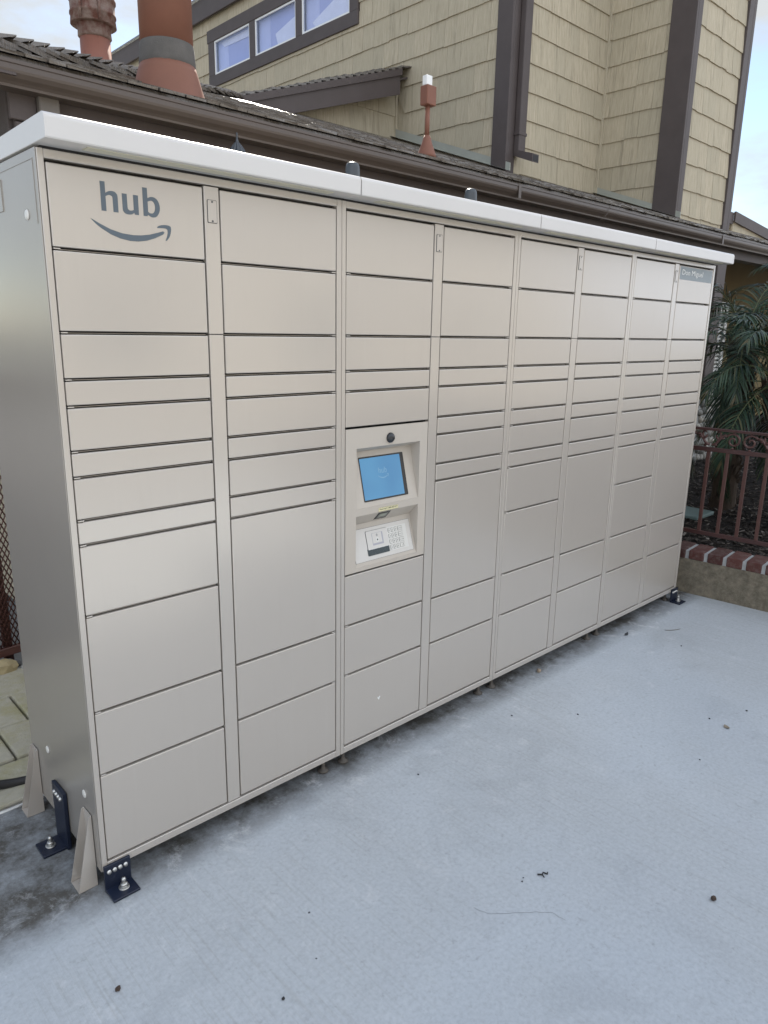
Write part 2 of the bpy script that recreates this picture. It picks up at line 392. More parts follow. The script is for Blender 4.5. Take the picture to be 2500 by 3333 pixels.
def smooth_loop(pts, keep=()):
    o = []; n = len(pts)
    for i in range(n):
        p, q = pts[i], pts[(i+1) % n]
        if math.dist(p, q) < .022 and i not in keep:
            a, b = pts[i-1], pts[(i+2) % n]
            o.append(p); m = [(-a[k] + 9*p[k] + 9*q[k] - b[k])/16 for k in (0, 1)]
            d1 = (p[0]-a[0], p[1]-a[1]); d2 = (b[0]-q[0], b[1]-q[1]); s = (q[0]-p[0], q[1]-p[1])
            def ang(u, v):
                c = (u[0]*v[0]+u[1]*v[1])/(math.hypot(*u)*math.hypot(*v)+1e-12); return math.acos(max(-1, min(1, c)))
            if ang(d1, s) < .9 and ang(s, d2) < .9: o.append(tuple(m))
        else: o.append(p)
    return o
def logo(bm, y0, y1, f=lambda p: p, mi=0):
    for loops in ([HUB_H], [HUB_U], [HUB_B, HUB_BI], [SMILE], [ARROW]):
        poly_plate(bm, [[f(p) for p in smooth_loop(l)] for l in loops], y0, y1, mi)

# ============================================================ SETTING
b = bmesh.new(); quad(b, [(-300, -300, -.06), (300, -300, -.06), (300, 300, -.06), (-300, 300, -.06)])
tag(link('ground', b, GROUND), kind='structure')
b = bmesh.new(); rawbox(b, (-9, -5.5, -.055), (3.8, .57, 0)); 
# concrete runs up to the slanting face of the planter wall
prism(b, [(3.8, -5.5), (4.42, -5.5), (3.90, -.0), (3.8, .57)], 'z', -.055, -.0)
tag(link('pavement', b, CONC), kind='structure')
b = bmesh.new(); rawbox(b, (-9, .57, -.055), (3.8, 1.72, -.045)); tag(link('soil', b, SOIL), kind='structure')
b = bmesh.new(); random.seed(3)
x = -6.0
cols = []
x0 = .025 - .275*18
for i in range(32):
    for j in range(4):
        yy = .620 + j*.270
        off = .0 if j % 2 else .13
        a = x0 + i*.275 + off
        box(b, (a+.004, yy+.004, -.044), (a+.271, yy+.266, random.uniform(-.006, .004)), .008, 2)
tag(link('paving', b, PAVER), kind='structure')
b = bmesh.new(); prism(b, [(3.94, .95), (3.94+.42, -5.5), (16, -5.5), (16, 6), (3.9, 6)], 'z', -.05, .255)
tag(link('planting_bed', b, MULCHBASE), kind='structure')
b = bmesh.new(); random.seed(5)
for i in range(15000):
    t = random.random()**1.6
    x = 4.02 + t*6.0; y = random.uniform(-1.6, 1.62) if x < 8 else random.uniform(-1.6, 3)
    if x < 4.09 - .096*y: continue
    L = random.uniform(.008, .034); W = random.uniform(.004, .011); a = random.uniform(0, pi); tl = random.uniform(-.5, .5); z = .257 + random.random()**2*.02 + .01*sin(x*5)*sin(y*7)
    d = Vector((cos(a), sin(a), tl*.8)).normalized()*L; s = Vector((-sin(a), cos(a), random.uniform(-.6, .6))).normalized()*W; p = Vector((x, y, z))
    n3 = d.cross(s).normalized()*.0022
    q1 = [p-d-s*.5, p+d*.8-s, p+d+s*.4, p-d*.7+s]
    A = [b.verts.new(v-n3) for v in q1]; B = [b.verts.new(v+n3) for v in q1]
    for k in range(4): b.faces.new((A[k], A[(k+1) % 4], B[(k+1) % 4], B[k]))
    b.faces.new(B); 
tag(link('bark_mulch', b, MULCH), kind='stuff')

# ============================================================ LOCKER
LK = empty('parcel_locker', (0, 0, 0), 'long beige steel bank of parcel lockers with touch screen, standing on grey concrete', 'parcel locker')
BX = [0, .906, 1.816, 2.742, 3.656]
ZB, ZT = .065, 2.012
ROW9 = [1.988, 1.796, 1.602, 1.488, 1.421, 1.307, 1.240, 1.126, 1.059]
LA = ROW9 + [.860, .573, .376, .093]; LB = ROW9 + [.573, .376, .093]
LC1 = [1.988, 1.796, 1.602, 1.488, 1.421, 1.297]; LC2 = [.772, .578, .383, .093]
G = .0041
hub_door = None
for mi_ in range(4):
    x0, x1 = BX[mi_]+.0008, BX[mi_+1]-.0008; W = x1 - x0; k = W/.914
    a0, a1 = x0+.0190*k, x0+.4240*k; s0, s1 = x0+.4285*k, x0+.4740*k; c0, c1 = x0+.4785*k, x1-.0230*k
    b = bmesh.new()
    box(b, (x0, 0, ZB), (a0-.003, .56, ZT), .0015, 1); box(b, (c1+.003, 0, ZB), (x1, .56, ZT), .0015, 1)
    box(b, (a0-.0029, .0004, ZB), (c1+.0029, .559, .0895), .0015, 1); box(b, (a0-.0029, .0004, 1.9915), (c1+.0029, .559, ZT-.0005), .0015, 1)
    rawbox(b, (a0-.003, .53, .0895), (c1+.003, .558, 1.9915))
    cab = link('cabinet', b, PAINT, LK)
    b = bmesh.new()
    if mi_ == 1:
        rawbox(b, (a0-.003, .0235, .0895), (s0-.0005, .4, .7730)); rawbox(b, (a0-.003, .0235, 1.2962), (s0-.0005, .4, 1.9915)); rawbox(b, (s0, .0235, .0895), (c1+.003, .4, 1.9915)); rawbox(b, (a0-.003, .12, .7735), (s0-.0005, .4, 1.2957))
    else: rawbox(b, (a0-.003, .0235, .0895), (c1+.003, .4, 1.9915))
    link('gap_shade_block', b, BLACK, LK)  # black block painting the shade seen through the door gaps
    b = bmesh.new(); box(b, (s0, .0015, .0925), (s1, .02, 1.6010), .0012, 1); box(b, (s0, .0008, 1.6030), (s1, .02, 1.9885), .0012, 1)
    strip = link('centre_strip', b, PAINT, LK)
    b = bmesh.new(); cx_ = (s0+s1)/2 + .0; 
    poly_plate(b, [[(cx_-.0125, 1.896), (cx_-.0145, 1.898), (cx_-.0145, 1.953), (cx_-.0125, 1.955), (cx_+.0125, 1.955), (cx_+.0145, 1.953), (cx_+.0145, 1.898), (cx_+.0125, 1.896)]], -.0006, .0008, 1)
    poly_plate(b, [[(cx_-.0115, 1.8975), (cx_-.0133, 1.899), (cx_-.0133, 1.952), (cx_-.0115, 1.9538), (cx_+.0115, 1.9538), (cx_+.0133, 1.952), (cx_+.0133, 1.899), (cx_+.0115, 1.8975)]], -.0012, .0005, 0)
    for zz in (1.901, 1.950): lathe(b, cx_, zz, [(.0026, -.0022), (.0024, -.0010)], 12, 'y', 1)
    link('lock_cover', b, [PAINT, INK], strip)
    def doors(xa, xb, Z, hinge):
        global hub_door
        for zt, zb_ in zip(Z, Z[1:]):
            b = bmesh.new()
            dy = random.uniform(-.0004, .0006)
            box(b, (xa, .0010+dy, zb_+G), (xb, .022, zt-G), .0028, 3)
            ta, tb, zc_, xc2 = random.uniform(-.003, .003), random.uniform(-.0022, .0022), (zt+zb_)/2, (xa+xb)/2
            for v in b.verts: v.co.y += ta*(v.co.x-xc2) + tb*(v.co.z-zc_)
            d = link('door', b, PAINT, LK)
            if hub_door is None: hub_door = d
            last = d
            if abs(zb_-Z[-1]) > 1e-6:
                t = bmesh.new(); rawbox(t, (xa+.001, .0125, zb_-.0014), (xb-.001, .0232, zb_-.0002))
                hx = xa+.001 if hinge < 0 else xb-.017
                box(t, (hx, .0002, zb_-.0016), (hx+.016, .02, zb_+.0014), .0006, 1)
                link('shelf_edge', t, PAINT, cab)
        return last
    if mi_ == 1:
        doors(a0, a1, LC1, -1); doors(a0, a1, LC2, -1); doors(c0, c1, LB, 1)
        CA0, CA1 = a0, a1
    else:
        doors(a0, a1, LA, -1); doors(c0, c1, LB, 1)
        RC0, RC1 = c0, c1
FOOTM_ = None
# side panels (blurred reflections)
b = bmesh.new(); box(b, (-.0022, .0012, ZB), (-.0002, .5615, ZT), .0006, 1); SP = link('side_panel', b, SIDE, LK)
b = bmesh.new(); rawbox(b, (-.0034, .02, 1.990), (-.0022, .545, 1.9915)); rawbox(b, (-.0034, .02, 1.85), (-.0022, .0215, 1.990)); rawbox(b, (-.0045, .262, 1.90), (-.0022, .30, 1.975)); link('panel_seam', b, SIDE, SP)
b = bmesh.new(); box(b, (BX[4]+.0002, .0012, ZB), (BX[4]+.0022, .5615, ZT), .0006, 1); link('side_panel', b, SIDE, LK)
for yy, zz in ((.088, 1.875), (.080, .288), (.386, .288), (.386, 1.875)):
    b = bmesh.new(); lathe(b, yy, zz, [(.012, -.0023), (.0125, -.0035), (.0105, -.0055), (.004, -.006)], 20, 'x'); link('plug', b, WHITEPLUG, LK, True)
# hub decal
b = bmesh.new(); logo(b, .0002, .0014); link('logo', b, LOGO, hub_door)
# name plate on the right-hand top door
b = bmesh.new(); box(b, (3.2285, .0000, 1.9135), (3.6225, .0014, 1.9795), .0002, 1); 
top_right = [o for o in LK.children if o.name.startswith('door') and abs(o.data.vertices[0].co.x) > 3.2 and max(v.co.z for v in o.data.vertices) > 1.97][-1]
SG = link('sign', b, SIGNM, top_right)
b = bmesh.new(); place_text(b, 'Don Miguel', (3.252, -.0010, 1.9300), .04, 1, 0, 0, width=.250, height=.0345)
place_text(b, 'Don Miguel', (3.2532, -.0011, 1.9304), .04, 1, 0, 0, width=.250, height=.0345)
place_text(b, 'Don Miguel', (3.2526, -.0012, 1.9297), .04, 1, 0, 0, width=.250, height=.0345)
link('lettering', b, WHITE, top_right)
# small white sticker marks and a rub mark
b = bmesh.new()
for q in ((1.094, .232), (1.098, .227), (1.102, .233)): rawbox(b, (q[0], .0006, q[1]), (q[0]+.004, .0012, q[1]+.007))
link('sticker_scrap', b, WHITE, [o for o in LK.children if o.name.startswith('door') and 0.9 < o.data.vertices[0].co.x < 1.4 and max(v.co.z for v in o.data.vertices) < .39][0])

# canopy
SE = [-.004, .915, 1.847, 2.783, 3.697]
def lip():
    pr = [(.565, 2.018), (-.078, 2.018), (-.080, 2.021)]
    for i in range(7):
        a = pi - i*(pi/2)/6; pr.append((-.068 + .012*cos(a), 2.060 + .012*sin(a)))
    pr += [(.565, 2.064)]
    return pr
for i in range(4):
    b = bmesh.new(); prism(b, lip(), 'x', SE[i]+(.0022 if i else 0), SE[i+1]-.0022 if i < 3 else SE[i+1])
    bmesh.ops.bevel(b, geom=[e for e in b.edges if abs(e.verts[0].co.x-e.verts[1].co.x) < 1e-6], offset=.0012, segments=1, affect='EDGES')
    cn = link('canopy', b, CANOPY, LK)
    b = bmesh.new(); rawbox(b, (SE[i]+.10, -.058, 2.0155), (SE[i+1]-.09, -.028, 2.0185)); link('canopy_light', b, simple('milky light lens', (.50, .48, .38), .4) if i == 0 else bpy.data.materials['milky light lens'], cn)
b = bmesh.new(); rawbox(b, (.012, .006, 2.0115), (3.644, .545, 2.0185)); link('canopy_gap_shade', b, BLACK, LK)  # black strip painting the shaded gap between cabinet tops and canopy
for ax in (1.033, 1.630):
    b = bmesh.new(); lathe(b, ax, .10, [(.026, 2.062), (.025, 2.075), (.0235, 2.135), (.0225, 2.143), (.019, 2.150), (.012, 2.1535), (.004, 2.155), (.001, 2.155)], 28); link('antenna', b, DARKANT, LK, True)
# feet
for i in range(4):
    for fx in (BX[i]+.045, BX[i+1]-.052):
        for fy in (.040, .50):
            b = bmesh.new(); lathe(b, fx, fy, [(.020, .0005), (.021, .005), (.018, .009), (.010, .012), (.007, .02), (.007, .07)], 24); link('levelling_foot', b, FOOTM, LK, True)
def bolt(bm, c, ax, r=.009, h=.006):
    """domed hex bolt head, c on surface, ax 'x-'|'y-'|'z'"""
    prof = [(r*1.25, 0), (r*1.25, h*.25), (r, h*.3), (r, h), (r*.8, h*1.2)]
    if ax == 'y-': lathe(bm, c[0], c[2], [(a, c[1]-z) for a, z in prof], 12, 'y')
    elif ax == 'x-': lathe(bm, c[1], c[2], [(a, c[0]-z) for a, z in prof], 12, 'x')
    else: lathe(bm, c[0], c[1], [(a, c[2]+z) for a, z in prof], 12)
def anchor(bm, x, y, z):
    lathe(bm, x, y, [(.0155, z), (.0155, z+.003), (.014, z+.0035)], 24)
    lathe(bm, x, y, [(.0112, z+.003), (.0112, z+.014), (.0095, z+.016)], 6)
    lathe(bm, x, y, [(.0068, z+.014), (.0065, z+.030), (.0045, z+.034)], 14)
for x in (.002, 3.585):
    b = bmesh.new()
    box(b, (x, -.0095, .006), (x+.079, -.0015, .084), .0012, 1); box(b, (x, -.068, .0008), (x+.080, -.0015, .0085), .0014, 1)
    br = link('angle_bracket', b, NAVY, LK)
    b = bmesh.new()
    for i in range(4):
        b = bmesh.new(); bolt(b, (x+.014+i*.0165, -.0095, .063), 'y-', .0056, .0045); link('bolt', b, STEEL, br, True)
    b = bmesh.new(); anchor(b, x+.045, -.034, .0085); link('anchor_bolt', b, STEEL, br, True)
b = bmesh.new(); box(b, (-.016, .238, .004), (-.0042, .338, .205), .0014, 1); box(b, (-.086, .250, .0008), (-.0042, .330, .0095), .0014, 1)
br = link('angle_bracket', b, NAVY, LK)
b = bmesh.new()
for i in range(4):
    b = bmesh.new(); bolt(b, (-.016, .262+i*.0175, .178), 'x-', .0058, .0055); link('bolt', b, STEEL, br, True)
b = bmesh.new(); anchor(b, -.052, .290, .0095); link('anchor_bolt', b, STEEL, br, True)
def gusset(y0, y1, base):
    b = bmesh.new(); t = .0022
    rawbox(b, (-.0062, y0+.004, .001), (-.0042, y1-.004, base))
    for y, yb in ((y0+.004, y0), (y1-.006, y1-.002)):
        v = [(-.0042, y, base), (-.012, y, base-.004), (-.060, yb, .002), (-.0042, yb, .002)]
        A = [b.verts.new(p) for p in v]; B = [b.verts.new((p[0], p[1]+t, p[2])) for p in v]
        for k in range(4): b.faces.new((A[k], A[(k+1) % 4], B[(k+1) % 4], B[k]))
        b.faces.new(A[::-1]); b.faces.new(B)
    rawbox(b, (-.0595, y0+.002, .0008), (-.0062, y1-.003, .0035))
    g = link('gusset_bracket', b, PAINT, LK)
    b = bmesh.new(); lathe(b, -.032, (y0+y1)/2, [(.014, .0035), (.014, .0055), (.0095, .006), (.0095, .013), (.007, .015)], 12)
    link('bolt', b, STEEL, g)
gusset(.034, .098, .238); gusset(.490, .550, .236)

# console
CN = empty('console_tmp', (0, 0, 0)); bpy.data.objects.remove(CN)
X0, X1, ZA, ZBm = CA0, CA1, 1.2938, .7752
b = bmesh.new()
RX0, RX1 = .975, 1.288
U1, U0 = 1.224, 1.008; V1, V0 = .982, .790
poly_plate(b, [[(X0, ZBm), (X1, ZBm), (X1, ZA), (X0, ZA)], [(RX0, U0), (RX1, U0), (RX1, U1), (RX0, U1)], [(RX0, V0), (RX1, V0), (RX1, V1), (RX0, V1)]], .0015, .004)
for (z0, z1, dep, zc) in ((U0, U1, .052, 1.202), (V0, V1, .047, .937)):
    quad(b, [(RX0, .004, z0), (RX1, .004, z0), (RX1, dep, zc), (RX0, dep, zc)])
    quad(b, [(RX0, dep, zc), (RX1, dep, zc), (RX1, .004, z1), (RX0, .004, z1)])
    for x in (RX0, RX1): b.faces.new([b.verts.new(p) for p in ((x, .004, z0), (x, dep, zc), (x, .004, z1))])
CON = link('console', b, CONSOLE, LK)
def slope(z0, zc, dep):
    u = Vector((0, dep-.004, zc-z0)).normalized(); n = Vector((0, -u.z, u.y)); o = Vector((0, .004, z0))
    def P(x, z, h=0): return o + Vector((x, 0, 0)) + u*((z-z0)/u.z) + n*h
    return P, u
P1, u1 = slope(U0, 1.202, .052); P2, u2 = slope(V0, .937, .047)
def slab(bm, P, x0, x1, z0, z1, h0, h1, r=.0, mi=0):
    pts = []
    if r:
        for cx_, cz_, a0_ in ((x0+r, z0+r, pi), (x1-r, z0+r, 1.5*pi), (x1-r, z1-r, 0), (x0+r, z1-r, .5*pi)):
            for i in range(4): a = a0_ + i*pi/6; pts.append((cx_+r*cos(a), cz_+r*sin(a)))
    else: pts = [(x0, z0), (x1, z0), (x1, z1), (x0, z1)]
    A = [bm.verts.new(P(x, z, h0)) for x, z in pts]; B = [bm.verts.new(P(x, z, h1)) for x, z in pts]; n = len(pts)
    for i in range(n): bm.faces.new((A[i], A[(i+1) % n], B[(i+1) % n], B[i])).material_index = mi
    bm.faces.new(B).material_index = mi
b = bmesh.new(); slab(b, P1, 1.020, 1.240, 1.026, 1.182, .0002, .0016, .004); link('bezel', b, PLASTIC, CON)
b = bmesh.new(); slab(b, P1, 1.0235, 1.2215, 1.0315, 1.1765, .0016, .0020); SCR = link('screen', b, SCREEN, CON)
b = bmesh.new(); t = bmesh.new()
logo(t, 0, .0002)
for v in t.verts:
    x, z = v.co.x, v.co.z; v.co = P1(1.099 + (x-.1139)*.265, 1.099 + (z-1.829)*.30, .0023 - v.co.y)
merge(b, t); link('screen_mark', b, SCRLOGO, SCR)
b = bmesh.new(); lathe(b, 1.134, 1.250, [(.0185, .0014), (.0185, -.001), (.0165, -.006), (.0125, -.0105), (.006, -.0135), (.001, -.014)], 28, 'y'); link('camera_dome', b, PLASTIC, CON, True)
b = bmesh.new(); box(b, (1.083, .0002, .9835), (1.181, .0014, .9975), .0002, 1, 0); lb = link('help_label', b, simple('pale yellow label', (.62, .58, .36), .5), CON)
b = bmesh.new(); place_text(b, 'Need help? 1-888-280-0577', (1.0865, -.0003, .9875), .01, width=.091, height=.0072)
rawbox(b, (1.0835, -.0001, .9970), (1.1808, .0003, .9974)); rawbox(b, (1.0835, -.0001, .9836), (1.1808, .0003, .9840)); link('lettering', b, INK, lb)
# scanner window in the sloping ceiling of the lower recess
def PC(x, y, h=0):
    a = Vector((0, .004, .982)); c = Vector((0, .047, .937)); u = (c-a).normalized(); n = Vector((0, u.z, -u.y)); return a + Vector((x, 0, 0)) + u*y + n*h
b = bmesh.new()
for (xx0, xx1, y0, y1, h, mi) in ((1.090, 1.152, .006, .050, .0008, 0), (1.098, 1.146, .011, .044, .0014, 1), (1.104, 1.140, .018, .034, .0018, 2)):
    f = [PC(xx0, y0, h), PC(xx1, y0, h), PC(xx1, y1, h), PC(xx0, y1, h)]; quad(b, f, mi)
link('scanner_window', b, [PLASTIC, simple('grey scanner rim', (.16, .16, .14), .5), simple('pale scanner glass', (.30, .32, .27), .2)], CON)
b = bmesh.new(); slab(b, P2, .982, 1.2765, .803, .9195, .0001, .0010, 0, 0); slab(b, P2, .983, 1.2755, .8038, .9187, .0010, .0014, 0, 1)
PL = link('pin_plate', b, [INK, PLATEM], CON)
b = bmesh.new(); slab(b, P2, 1.0480, 1.1540, .8395, .9065, .0014, .0030, .004, 0); slab(b, P2, 1.0490, 1.1545, .8400, .9056, .0030, .0034, .004, 1)
slab(b, P2, 1.0755, 1.130, .8520, .8955, .0034, .0036, 0, 2); slab(b, P2, 1.0775, 1.123, .8590, .8945, .0036, .0038, 0, 1)
for k in range(24):
    a = 2*pi*k/24; 
cz, cx_ = .8700, 1.1005
ring = [P2(cx_+.0085*cos(a*pi/10), cz+.0085*sin(a*pi/10), .0040) for a in range(20)]; b.faces.new([b.verts.new(p) for p in ring]).material_index = 3
ring = [P2(cx_+.0032*cos(a*pi/8), cz+.0032*sin(a*pi/8), .0043) for a in range(16)]; b.faces.new([b.verts.new(p) for p in ring]).material_index = 0
ring = [P2(cx_+.0045*cos(a*pi/6), .8865+.0052*sin(a*pi/6), .0040) for a in range(12)]; b.faces.new([b.verts.new(p) for p in ring]).material_index = 4
link('headphone_jack', b, [INK, PLATEM, simple('recess shade paint', (.36, .36, .40), .5), KEYW, simple('grey pictogram', (.33, .33, .33), .5)], CON)
b = bmesh.new(); slab(b, P2, 1.0455, 1.1520, .8185, .8440, .0014, .0032, .003, 0); BL = link('braille_label', b, simple('dark slate label', (.035, .050, .058), .4), CON)
b = bmesh.new()
random.seed(9)
place_text(b, 'Insert headphones to activate speech mode', P2(1.049, .8385, .0035), .01, mi=0, up=u2, width=.100, height=.0042)
for r_ in range(3):
    for c_ in range(22):
        for q in range(2):
            if random.random() < .55: slab(b, P2, 1.053+c_*.0042+q*.0011, 1.0537+c_*.0042+q*.0011, .8215+r_*.0045+q*.001, .8222+r_*.0045+q*.001, .0032, .0036, 0, 1)
link('lettering', b, [WHITE, simple('braille dots', (.16, .19, .20), .4)], BL)
b = bmesh.new(); slab(b, P2, 1.1540, 1.2525, .8185, .9045, .0014, .0030, .001, 0); KP = link('keypad', b, KEYW, CON)
b = bmesh.new(); t_ = ['1','2','3','4','5','6','7','8','9','*','0','#']
keyx = [1.1585, 1.1750, 1.1915]; keyz = [.8875, .8670, .8465, .8260]; wide = ['ENTER', 'CLEAR', 'CANCEL', '']
for r_ in range(4):
    for c_ in range(3):
        x = keyx[c_]; z = keyz[r_]-.003
        slab(b, P2, x, x+.0135, z, z+.0155, .0030, .0033, .003, 1); slab(b, P2, x+.0008, x+.0127, z+.0008, z+.0147, .0033, .0046, .0028, 0)
        place_text(b, t_[r_*3+c_], P2(x+.0045, z+.0045, .0049), .01, mi=1, up=u2, width=.0045 if t_[r_*3+c_] != '1' else .002, height=.0065)
    x = 1.2085; z = keyz[r_]-.003
    slab(b, P2, x, x+.0265, z, z+.0155, .0030, .0033, .003, 1); slab(b, P2, x+.0008, x+.0257, z+.0008, z+.0147, .0033, .0046, .0028, 0)
    if wide[r_]: place_text(b, wide[r_], P2(x+.0025, z+.0060, .0049), .01, mi=1, up=u2, width=.0115, height=.003)
    cx_, cz_ = x+.0195, z+.0078
    if r_ == 0:
        for a_, c2 in ((0, 16),): tube(b, [P2(cx_+.0028*cos(k*pi/6), cz_+.0035*sin(k*pi/6), .0049) for k in range(13)], .0004, 4, 1)
    elif r_ == 1: tube(b, [P2(cx_+.003, cz_+.0035, .0049), P2(cx_-.003, cz_, .0049), P2(cx_+.003, cz_-.0035, .0049)], .0004, 4, 1)
    elif r_ == 2: 
        tube(b, [P2(cx_-.0028, cz_-.0028, .0049), P2(cx_+.0028, cz_+.0028, .0049)], .0004, 4, 1); tube(b, [P2(cx_-.0028, cz_+.0028, .0049), P2(cx_+.0028, cz_-.0028, .0049)], .0004, 4, 1)
    else: tube(b, [P2(cx_-.0075, cz_-.0035, .0049), P2(cx_-.0045, cz_+.0015, .0049), P2(cx_-.0045, cz_+.004, .0049), P2(cx_-.002, cz_+.004, .0049), P2(cx_-.002, cz_+.0015, .0049), P2(cx_+.001, cz_-.0035, .0049), P2(cx_-.0075, cz_-.0035, .0049)], .0004, 4, 1)
link('key', b, [KEYW, INK], KP)

# ============================================================ HOUSE
HS = empty('house', (.52, 1.75, 0), 'cream shingled house with dark brown trim and cedar shake roof behind the parcel lockers', 'house')
W1X, W2Y, W3X, W4Y, W0Y, W4R = 6.12, 3.5, 7.99, 2.44, 5.23, 9.42
def zr(y): return 2.1385 + .345*y
def zl(x): return 3.83 + .338*(x-3.59)
EXPO = .283
def shingles(bm, axis, c, s0, s1, z0f, z1f, phase, out, seed, hole=None, bw=(.16, .42)):
    """courses of shingles on a vertical wall. axis 'x': wall plane x=c running along y; out = outward sign"""
    rnd = random.Random(seed)
    z = phase
    zmin = min(z0f(s0), z0f(s1)); zmax = max(z1f(s0), z1f(s1))
    while z > zmin - EXPO: z -= EXPO
    while z < zmax:
        s = s0 - rnd.random()*.2
        while s < s1:
            wd = rnd.uniform(*bw); a = max(s, s0); e = min(s+wd-.003, s1); s += wd
            if e - a < .02: continue
            zb_ = z + rnd.choice([0, 0, 0, .004, -.003, .008]); zt_ = z + EXPO + .01
            lo = min(z0f(a), z0f(e)) - .0; hi = max(z1f(a), z1f(e))
            if zt_ < lo - .0 or zb_ > hi: continue
            if hole and a < hole[1] and e > hole[0] and zb_ < hole[3] and zt_ > hole[2]:
                if a >= hole[0]-.0 and e <= hole[1] and zb_ >= hole[2] and zt_ <= hole[3]: continue
                if zb_ >= hole[2]: continue_skip = zt_ > hole[3]
            t0, t1 = .021 + rnd.uniform(-.002, .002), .006
            zt2a, zt2e = min(zt_, z1f(a)), min(zt_, z1f(e)); zb2a, zb2e = max(zb_, z0f(a)), max(zb_, z0f(e))
            if hole and a < hole[1]-.01 and e > hole[0]+.01:
                # clip against the window opening
                if zb_ < hole[2] < zt_: zt2a = min(zt2a, hole[2]+.06); zt2e = min(zt2e, hole[2]+.06)
                elif zb_ < hole[3] < zt_: zb2a = max(zb2a, hole[3]-.06); zb2e = max(zb2e, hole[3]-.06)
                elif hole[2] <= zb_ and zt_ <= hole[3]:
                    if a < hole[0]: e = min(e, hole[0]+.04)
                    elif e > hole[1]: a = max(a, hole[1]-.04)
                    else: continue
            if zt2a <= zb2a and zt2e <= zb2e: continue
            zt2a = max(zt2a, zb2a+1e-4); zt2e = max(zt2e, zb2e+1e-4)
            def T(z_): return t0 + (t1-t0)*(z_-zb_)/(zt_-zb_)
            pts = [(a, zb2a, T(zb2a)), (e, zb2e, T(zb2e)), (e, zt2e, T(zt2e)), (a, zt2a, T(zt2a))]
            def P(s_, z_, t_): return (c + out*t_, s_, z_) if axis == 'x' else (s_, c + out*t_, z_)
            A = [bm.verts.new(P(*p)) for p in pts]; B = [bm.verts.new(P(p[0], p[1], .0)) for p in pts]
            for k in range(4): bm.faces.new((A[k], A[(k+1) % 4], B[(k+1) % 4], B[k]))
            bm.faces.new(A[::-1])
        z += EXPO
TOP = 6.62; EV1 = 6.36
WY0, WY1, WZ0, WZ1 = 6.02, 9.46, 5.47, 6.07     # clerestory opening behind its trim
# W1: window wall
b = bmesh.new()
def xwall(bm, x0, x1, ya, yb, za, zb_): rawbox(bm, (x0, ya, za), (x1, yb, zb_))
xwall(b, W1X, W1X+.12, 3.5, 13.5, 2.4, WZ0); xwall(b, W1X, W1X+.12, 3.5, 13.5, WZ1, 6.62)
xwall(b, W1X, W1X+.12, 3.5, WY0, WZ0, WZ1); xwall(b, W1X, W1X+.12, WY1, 13.5, WZ0, WZ1)
shingles(b, 'x', W1X, 3.66, 13.5, lambda s: zr(s)+.0 if s < W0Y else zl(W1X), lambda s: 6.62 if s > 5.7 else 6.62, 3.625, -1, 11, (WY0, WY1, WZ0-.02, WZ1+.1))
link('wall', b, SIDING, HS)
# upper wall above W1 near the corner goes up with the tower
b = bmesh.new(); rawbox(b, (W1X, 3.5, 6.6205), (W3X, 5.8, 6.66)); 
shingles(b, 'x', W1X, 3.66, 5.8, lambda s: 6.62, lambda s: TOP, 3.625, -1, 12)
shingles(b, 'y', W2Y, W1X+.12, W3X, lambda s: zr(W2Y)-.02, lambda s: TOP, 3.620, -1, 13)
rawbox(b, (W1X+.001, W2Y, 2.4), (W3X, W2Y+.12, 6.62))
link('wall', b, SIDING, HS)
b = bmesh.new(); rawbox(b, (W3X, W4Y, 2.4), (W4R, 9, TOP))
shingles(b, 'x', W3X, W4Y+.16, W2Y, lambda s: zr(s), lambda s: TOP, 3.635, -1, 14)
shingles(b, 'y', W4Y, W3X+.10, W4R-.12, lambda s: zr(W4Y)-.02, lambda s: TOP, 3.300, -1, 15, None, (.10, .26))
link('wall', b, SIDING, HS)
# W0: small gable wall under the rake
b = bmesh.new(); prism(b, [(3.84, 2.6), (W1X, 2.6), (W1X, zl(W1X)-.05), (3.84, zl(3.84)-.05)], 'y', W0Y, W0Y+.12)
shingles(b, 'y', W0Y, 3.9, W1X, lambda s: zr(W0Y)-.02, lambda s: zl(s)-.06, 4.18, -1, 16)
link('wall', b, SIDING, HS)
# ground floor walls: brown frieze, cream siding below; porch recess to the right
b = bmesh.new(); rawbox(b, (.54, 1.77, 0), (6.9, 1.9, 2.42)); rawbox(b, (.54, 1.9, 0), (.66, 9, 2.42)); rawbox(b, (6.78, 1.9, 0), (6.9, 3.1, 2.42))
shingles(b, 'x', .54, 1.86, 9, lambda s: 0.1, lambda s: 2.40, 2.26, -1, 17)
shingles(b, 'y', 1.77, .64, 6.9, lambda s: 0.1, lambda s: 2.24, 2.12, -1, 18)
link('wall', b, SIDING, HS)
b = bmesh.new(); rawbox(b, (6.9, 3.05, 0), (16, 3.2, 3.0)); link('porch_wall', b, OCHRE, HS)
# brown trim: frieze beam, corner board, beam block, posts
b = bmesh.new(); box(b, (.52, 1.745, 2.255), (6.9, 1.765, 2.62), .003, 1); box(b, (6.9005, 1.745, 2.485), (16, 1.765, 2.62), .003, 1); rawbox(b, (6.9, 1.7655, 2.49), (16, 1.9, 2.62)); link('frieze_board', b, BROWN, HS)
b = bmesh.new(); box(b, (.50, 1.7655, 2.40), (.5385, 9, 2.62), .003, 1); link('frieze_board', b, BROWN, HS)
b = bmesh.new(); box(b, (.518, 1.722, .0), (.612, 1.7445, 2.467), .004, 1); box(b, (.497, 1.722, 2.472), (.612, 1.7445, 2.60), .004, 1); box(b, (.497, 1.7455, .1), (.5175, 1.85, 2.44), .004, 1); link('corner_board', b, BROWN, HS)
b = bmesh.new(); box(b, (.6125, 1.690, 2.30), (.70, 1.7445, 2.602), .005, 1); link('beam_end', b, simple('faded brown block', (.13, .115, .10), .7, 0, .2, 12, .3), HS)
